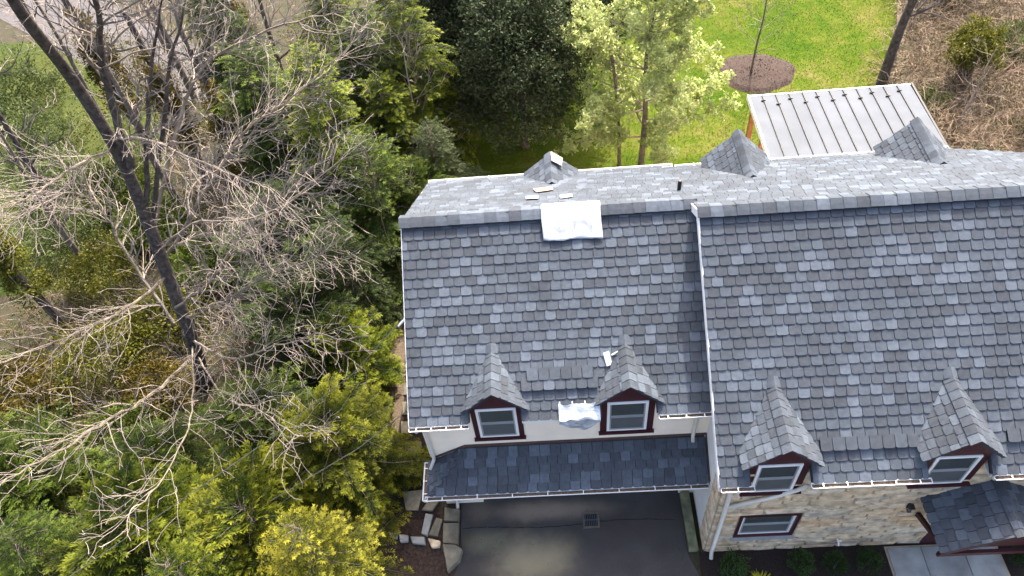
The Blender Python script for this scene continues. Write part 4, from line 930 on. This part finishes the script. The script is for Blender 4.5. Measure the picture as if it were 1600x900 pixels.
LIMBS = [[(-5.99,5.0,8.0),(-5.36,4.81,10.3),(-4.37,4.3,12.3),(-3.85,3.83,13.2)], [(-6.42,5.12,6.4),(-5.21,5.72,9.3),(-3.6,5.04,11.8)], [(-6.5,5.2,6.0),(-4.65,5.69,9.6),(-3.61,5.9,11.3)], [(-6.52,5.17,5.8),(-4.89,7.1,8.6),(-3.06,7.26,9.6),(-1.06,6.73,10.3)], [(-6.67,5.01,4.8),(-5.13,5.77,6.4),(-3.94,6.72,7.4),(-2.65,7.15,8.0),(-1.02,8.1,8.8)], [(-6.71,4.49,3.6),(-5.11,4.08,5.0),(-4.17,4.36,6.0),(-2.91,4.31,7.0),(-1.33,4.96,7.8)], [(-6.79,4.53,3.0),(-4.93,3.86,4.5),(-3.3,3.46,5.8),(-1.84,3.22,6.6)], [(-7.0,4.45,3.0),(-7.84,5.51,4.6),(-8.18,6.09,5.7),(-8.47,5.89,6.6),(-8.61,4.64,7.2)], [(-6.95,4.4,1.6),(-6.29,1.58,4.0),(-6.01,.1,5.5),(-6.11,-1.15,6.5),(-6.33,-2.26,7.4)], [(-6.95,4.4,1.5),(-4.97,1.9,3.2),(-3.48,.69,4.5),(-2.15,-.51,5.4)], [(-6.84,4.47,2.2),(-4.75,2.61,3.8),(-3.14,2.04,5.0),(-1.84,1.72,5.8)], [(-6.63,4.83,4.5),(-6.57,2.93,5.6),(-6.74,1.49,6.6),(-7.35,.49,7.2)], [(-6.14,5.08,8.5),(-6.33,3.92,9.0),(-6.46,2.76,9.4),(-6.81,2.08,9.6)], [(-6.14,5.1,8.7),(-4.54,3.81,9.6),(-2.91,2.67,9.8),(-1.67,2.08,9.6)], [(-6.9,4.45,2.0),(-5.24,1.09,4.0),(-4.54,-.94,5.4),(-4.44,-2.23,6.2)], [(-6.6,4.95,5.2),(-5.04,4.49,6.6),(-2.99,3.52,7.6),(-1.72,3.56,8.2)]]
TW = [3, 3, 3, 4, 4, 4, 4, 3, 2, 2, 3, 2, 2, 3, 1, 3]
LR = [.10, .075, .07, .055, .05, .048, .042, .05, .048, .03, .04, .036, .036, .035, .026, .04]
big = bpy.data.objects.new('bare_tree', None); COL.objects.link(big); big.location = (0, 0, 0)
tag(big, 'large leafless tree with dark leaning trunk and pale spreading branches', 'tree')
tp = smooth_path(TRUNK, 5); b = MB(); b.tube(tp, [.195-.11*i/(len(tp)-1)+(.10 if i == 0 else .04 if i == 1 else 0) for i in range(len(tp))], 12); b.build('trunk', M_bark_dark, big, True)
for i, (lm, lr) in enumerate(zip(LIMBS, LR)):
    r = random.Random(100+i); b = MB(); sp = smooth_path(lm, 6); n = len(sp)
    sp = [p+rv(r)*.03*(0 if k == 0 else 1) for k, p in enumerate(sp)]
    rads = [max(.012, lr*(1-.78*k/(n-1))) for k in range(n)]
    b.tube(sp, rads, 7 if lr > .06 else 5, 2 if i < 3 else 1, cap=False)
    for k in range(2 if i > 2 else 6, n):
        d = (sp[min(k+1, n-1)]-sp[k-1]).normalized(); outv = (sp[k]-Vector((-6.5, 4.8, sp[k].z)))
        outv = outv.normalized() if outv.length > .1 else Vector((1, 0, 0))
        for e in range(TW[i] if k > n*.35 else max(1, TW[i]-1)):
            side = d.cross(rv(r)).normalized(); nd = (d*.65+side*.75+Vector((0, 0, .06))).normalized()
            grow(b, r, sp[k], nd, r.uniform(.8, 1.8)*(1.15-.35*k/n), max(.007, rads[k]*.45), 2, .06, .8, .0045, outv)
    grow(b, r, sp[-1], (sp[-1]-sp[-2]).normalized(), 1.3, rads[-1], 3, .06, .7, .0052)
    b.build('limb', [M_twig, M_limb, M_bark_dark], big)
def bare(name, x, y, Hh, rad, seed, lean, label, bm, tw, lvl=3, group=None, nb=16, start=.3, blen=.28):
    r = random.Random(seed); o = bpy.data.objects.new(name, None); COL.objects.link(o); o.location = (x, y, 0); tag(o, label, 'tree', group)
    P = [Vector((lean[0]*t*Hh, lean[1]*t*Hh, t*Hh))+rv(r)*.06*Hh*.2*(1 if t else 0) for t in (0, .25, .5, .75, 1)]; sp = smooth_path(P, 4); n = len(sp)
    rads = [max(.012, rad*(1-.85*k/(n-1))) for k in range(n)]; b = MB(); b.tube(sp, rads, 8, 0, cap=False); b.build('trunk', bm, o, True)
    b = MB()
    for k in range(nb):
        i = int(n*(start+(1-start)*k/nb)); a = k*2.4+r.uniform(-.5, .5); d = Vector((math.cos(a), math.sin(a), .75)).normalized()
        grow(b, r, sp[min(i, n-1)], d, Hh*blen*r.uniform(.7, 1.2)*(1.1-.5*k/nb), max(.008, rads[min(i, n-1)]*.45), lvl-1, .2, .6, .0055)
    b.build('branches', [tw, bm], o)
    return o
bare('young_tree', 11.45, 17.5, 5.2, .05, 21, (.02, .02), 'slender leafless young tree in the mulch circle on the lawn', M_bark_grey, M_twig, 3, nb=22, start=.22)
bare('leaning_tree', 16.1, 16.3, 8.5, .20, 22, (.05, .06), 'dark leaning trunk at the lawn edge beyond the metal roof', M_bark_dark, M_bark_grey, 3, nb=12, start=.35)
bare('grey_sapling', -1.0, 12.6, 6.0, .06, 23, (.02, -.05), 'grey leafless sapling between the cedars behind the garage', M_twig, M_twig, 4, nb=26, start=.25, blen=.24)
for i, (x, y, h, ra, ln, lab) in enumerate(((-10.4, 12.6, 8.5, .14, (.04, -.02), 'grey bare trunk behind the main fork'), (-8.6, 14.4, 9, .15, (.03, .03), 'grey bare trunk beside the ivy columns'), (-14.4, 12.0, 8, .15, (.02, .05), 'dark bare trunk near the upper left edge'), (-6.6, 16.8, 9, .13, (.05, .0), 'pale bare trunk under the upper branches'), (-11.2, 18.6, 9, .15, (.02, .02), 'bare trunk in front of the grey road'), (-12.4, 9.2, 7, .12, (.03, .03), 'bare trunk beside the left lawn'), (-15.2, 18.2, 8, .11, (.03, .0), 'bare tree at the near side of the grey road'), (-18.0, 21.5, 8, .12, (.04, .0), 'bare tree in the top left corner'), (-12.8, 21.2, 8, .11, (.0, .03), 'bare tree beyond the grey road'))):
    bare('forest_tree', x, y, h, ra, 40+i, ln, lab, M_bark_grey if i != 2 else M_bark_dark, M_twig, 3, 'bare trunks at upper left', nb=14, start=.3)
# pale spring tree behind the main roof
ps = bpy.data.objects.new('spring_tree', None); COL.objects.link(ps); ps.location = (6.6, 12.75, 0); tag(ps, 'tree with pale yellow-green young leaves behind the roof valley', 'tree')
r = random.Random(77); b = MB(); leaf = MB(); sp = smooth_path([(0, 0, 0), (.05, .05, 2), (.0, .2, 4.2), (.15, .2, 6.2), (.2, .3, 8.2)], 6); n = len(sp); b.tube(sp, [max(.02, .115*(1-.8*k/(n-1))) for k in range(n)], 8, 1, cap=False)
b.build('trunk', [M_twig, M_bark_grey], ps, True); b = MB()
b.tube(smooth_path([(-.75, .1, 0), (-.8, .2, 1.6), (-.95, .3, 3.4), (-1.2, .4, 5.0)], 4), [.07, .068, .066, .064]+[.05]*9, 7, 1, cap=False); b.build('second_trunk', [M_twig, M_bark_grey], ps, True); b = MB()
for k in range(86):
    i = min(n-1, int(n*(.14+.86*k/86))); a = k*2.4+r.uniform(-.5, .5); t = k/86
    L = (3.7-2.1*t)*r.uniform(.5, 1.1); d = Vector((math.cos(a), math.sin(a), .18+.5*t)).normalized(); p = sp[i].copy()
    if k < 46 and math.cos(a) < -.2 and r.random() < .5: p = p+Vector((-.8, .2, 0))
    m = int(L/.15); pts = [p.copy()]
    for j in range(m):
        d = (d+rv(r)*.17+Vector((0, 0, .03))).normalized(); p = p+d*.15; pts.append(p.copy())
        if j > 1:
            for e in range(2):
                side = (d.cross(rv(r)).normalized()*.9+d*.5+Vector((0, 0, .1))).normalized(); sl = r.uniform(.2, .55)*(1.1-.4*j/m); q = p+side*sl; b.tube([p, (p+q)/2+rv(r)*.03, q], [.008, .006, .005], 3, 0, cap=False)
                for g in range(6):
                    c = p+side*sl*r.uniform(.35, 1.08)+rv(r)*.05
                    for h in range(4): add_leaf(leaf, c+rv(r)*.05, (rv(r)+Vector((0, 0, .45))).normalized(), (Vector((0, 0, 1))+rv(r)*.7).normalized(), r.uniform(.08, .15), .07, r.uniform(.1, 1))
    b.tube(pts, [max(.008, .032*(1-j/len(pts))*(1.1-.5*t)) for j in range(len(pts))], 4, 0, cap=False)
b.build('branches', [M_twig, M_bark_grey], ps); leaf.build('crown', L_pale, ps)
# ivy-clad stump on the right, brown brush
def f_stump():
    t = MB(); t.tube([(0, 0, 0), (0, 0, 1.9)], [.28, .22], 9); return t, leafy(31, .95, .9, .95, 1.45, 150, 40, .10, .24, .55)
tree('ivy_stump', 'stump', f_stump, L_ivy, M_bark_dark, 18.9, 16.0, 1.0, .4, 'rounded ivy-covered stump in the brown brush at upper right', 'shrub', None)
b = MB(); r = random.Random(55)
for i in range(6500):
    x = r.uniform(14.6, 27); y = r.uniform(7.5, 27)
    if x < 14.9+max(0, (y-12))*.36+.3*math.sin(y): continue
    if 14.0 < x < 15.0 and y < 11.6: continue
    d = (rv(r)+Vector((0, 0, 1.0))).normalized(); p = Vector((x, y, 0)); h = r.uniform(.5, 1.7)
    pts = [p]; 
    for j in range(4): d = (d+rv(r)*.35+Vector((0, 0, -.10*j))).normalized(); p = p+d*h/4; pts.append(p)
    b.tube(pts, [.014, .013, .012, .010, .008], 3, 0, cap=False)
    for j in (2, 3, 3):
        e = (d+rv(r)*.9).normalized(); b.tube([pts[j], pts[j]+e*h*.25, pts[j]+(e+rv(r)*.4)*h*.45], [.008, .007, .005], 3, 0, cap=False)
kind(tag(b.build('dry_brush', M_brush), 'tangle of dry brown brush beyond the metal roof', 'brush'), 'stuff')
bl = MB()
for i in range(22000):
    x = r.uniform(14.6, 27); y = r.uniform(7.5, 27)
    if x < 14.8+max(0, (y-12))*.36: continue
    if noise.noise(Vector((x*.45, y*.45, 3))) < .02 and r.random() < .85: continue
    add_leaf(bl, Vector((x, y, r.uniform(.05, 1.0))), (rv(r)+Vector((0, 0, .5))).normalized(), (Vector((0, 0, 1))+rv(r)).normalized(), r.uniform(.06, .13), .05, r.random())
kind(tag(bl.build('brush_leaves', leafmat('dull_brush_leaves', (.055, .058, .018, 1), (.14, .125, .05, 1), .3)), 'sparse dull leaves in the dry brush', 'brush'), 'stuff')
sheet('brush_floor', [(15.0, 7.0), (40, 7), (40, 40), (25, 40), (19.2, 24), (16.9, 17), (15.7, 13.5)], .004, mat('dead_leaves', (.15, .112, .076, 1), .95, .4, 1.5, 1, 18, col2=(.07, .065, .034, 1)))
for i, (x, y, h, lab) in enumerate(((20.5, 20.5, 5, 'pale bare sapling in the brush behind the ivy stump'), (17.6, 13.2, 3.6, 'bare sapling in the brush beside the metal roof'), (18.2, 19.6, 5, 'bare sapling between the leaning trunk and the ivy stump'), (21.0, 15.2, 4.2, 'bare sapling at the right edge of the brush'))):
    bare('brush_sapling', x, y, h, .05, 70+i, (.05, 0), lab, M_twig, M_twig, 3, 'bare saplings in the brush', nb=14, start=.1, blen=.3)
# undergrowth twigs on the left, one tangled mass
b = MB()
for i in range(2400):
    x = r.uniform(-14, -4.6); y = r.uniform(-1.5, 16); h = r.uniform(.4, 1.5)
    d = (rv(r)+Vector((0, 0, .9))).normalized(); p = Vector((x, y, 0)); pts = [p]
    for j in range(4): d = (d+rv(r)*.4).normalized(); p = p+d*h/4; pts.append(p)
    b.tube(pts, [.010, .009, .008, .007, .005], 3, 0, cap=False)
kind(tag(b.build('undergrowth_twigs', M_brush), 'thin dry undergrowth stems beneath the bare tree', 'undergrowth'), 'stuff')
bl = MB()
for i in range(70000):
    x = r.uniform(-24, -1.6); y = r.uniform(-5, 24)
    v = noise.noise(Vector((x*.5, y*.5, 9)))
    if r.random() > (.35+v*1.3 if x > -10 else .55+v): continue
    add_leaf(bl, Vector((x, y, r.uniform(.02, .35+max(0, v)*.5))), (rv(r)+Vector((0, 0, .6))).normalized(), (Vector((0, 0, 1))+rv(r)*.8).normalized(), r.uniform(.06, .13), .06, max(0, min(1, .4+v+r.uniform(-.3, .3))))
kind(tag(bl.build('ground_cover', L_ivy), 'low ivy and weeds covering the ground under the trees', 'ground cover'), 'stuff')
# grass blades on the lawns
gb = MB()
def in_poly(x, y, P):
    c = False; j = len(P)-1
    for i in range(len(P)):
        if (P[i][1] > y) != (P[j][1] > y) and x < (P[j][0]-P[i][0])*(y-P[i][1])/(P[j][1]-P[i][1])+P[i][0]: c = not c
        j = i
    return c
n = 0
while n < 170000:
    if r.random() < .8: x, y = r.uniform(0, 21), r.uniform(8, 27); P = lawn_pts
    else: x, y = r.uniform(-17, -9), r.uniform(-3, 16); P = None
    n += 1
    if P and not in_poly(x, y, P): continue
    if P is None and not (x < -10.5 and (y > 9 or y < 4)): continue
    if (x-11.72)**2/2.2+(y-17.6)**2/1.75 < 1: continue
    v = noise.noise(Vector((x*.4, y*.4, 0)))
    add_leaf(gb, Vector((x, y, 0)), (rv(r)*1.3+Vector((0, 0, .9))).normalized(), Vector((0, 0, 1)), r.uniform(.035, .075), .022, max(0, min(1, .5+v+r.uniform(-.3, .3))))
kind(tag(gb.build('grass', L_grass), 'short bright spring grass on the back lawn', 'grass'), 'stuff')
# mulch chips
mc = MB()
for i in range(2600):
    a = r.uniform(0, 6.28); q = math.sqrt(r.random()); x, y = 11.72+1.42*q*math.cos(a), 17.6+1.25*q*math.sin(a)
    d = (rv(r)+Vector((0, 0, .1))).normalized(); add_leaf(mc, Vector((x, y, .02+.14*(1-q))), d, Vector((0, 0, 1)), r.uniform(.05, .12), .025, 0)
for i in range(2500):
    x, y = r.uniform(-2.2, .2), r.uniform(-2.5, .3)
    if x > .02 and y > -1.3: continue
    add_leaf(mc, Vector((x, y, .01)), (rv(r)+Vector((0, 0, .1))).normalized(), Vector((0, 0, 1)), r.uniform(.03, .08), .02, 0)
kind(tag(mc.build('mulch_chips', M_bark_mulch), 'brown bark chips on the mulch beds', 'mulch'), 'stuff')
dl = MB()
for i in range(260):
    x, y = r.uniform(.6, 6.0), r.uniform(-2.4, .2)
    if r.random() < .6: x = .6+abs(r.gauss(0, .5)) if r.random() < .5 else 6.0-abs(r.gauss(0, .3))
    a = r.uniform(0, 6.28); add_leaf(dl, Vector((x, y, .012)), Vector((math.cos(a), math.sin(a), r.uniform(0, .25))).normalized(), Vector((0, 0, 1)), r.uniform(.02, .055), .02, r.random())
kind(tag(dl.build('leaf_scraps', L_olive), 'dry leaf scraps scattered on the driveway', 'leaves'), 'stuff')
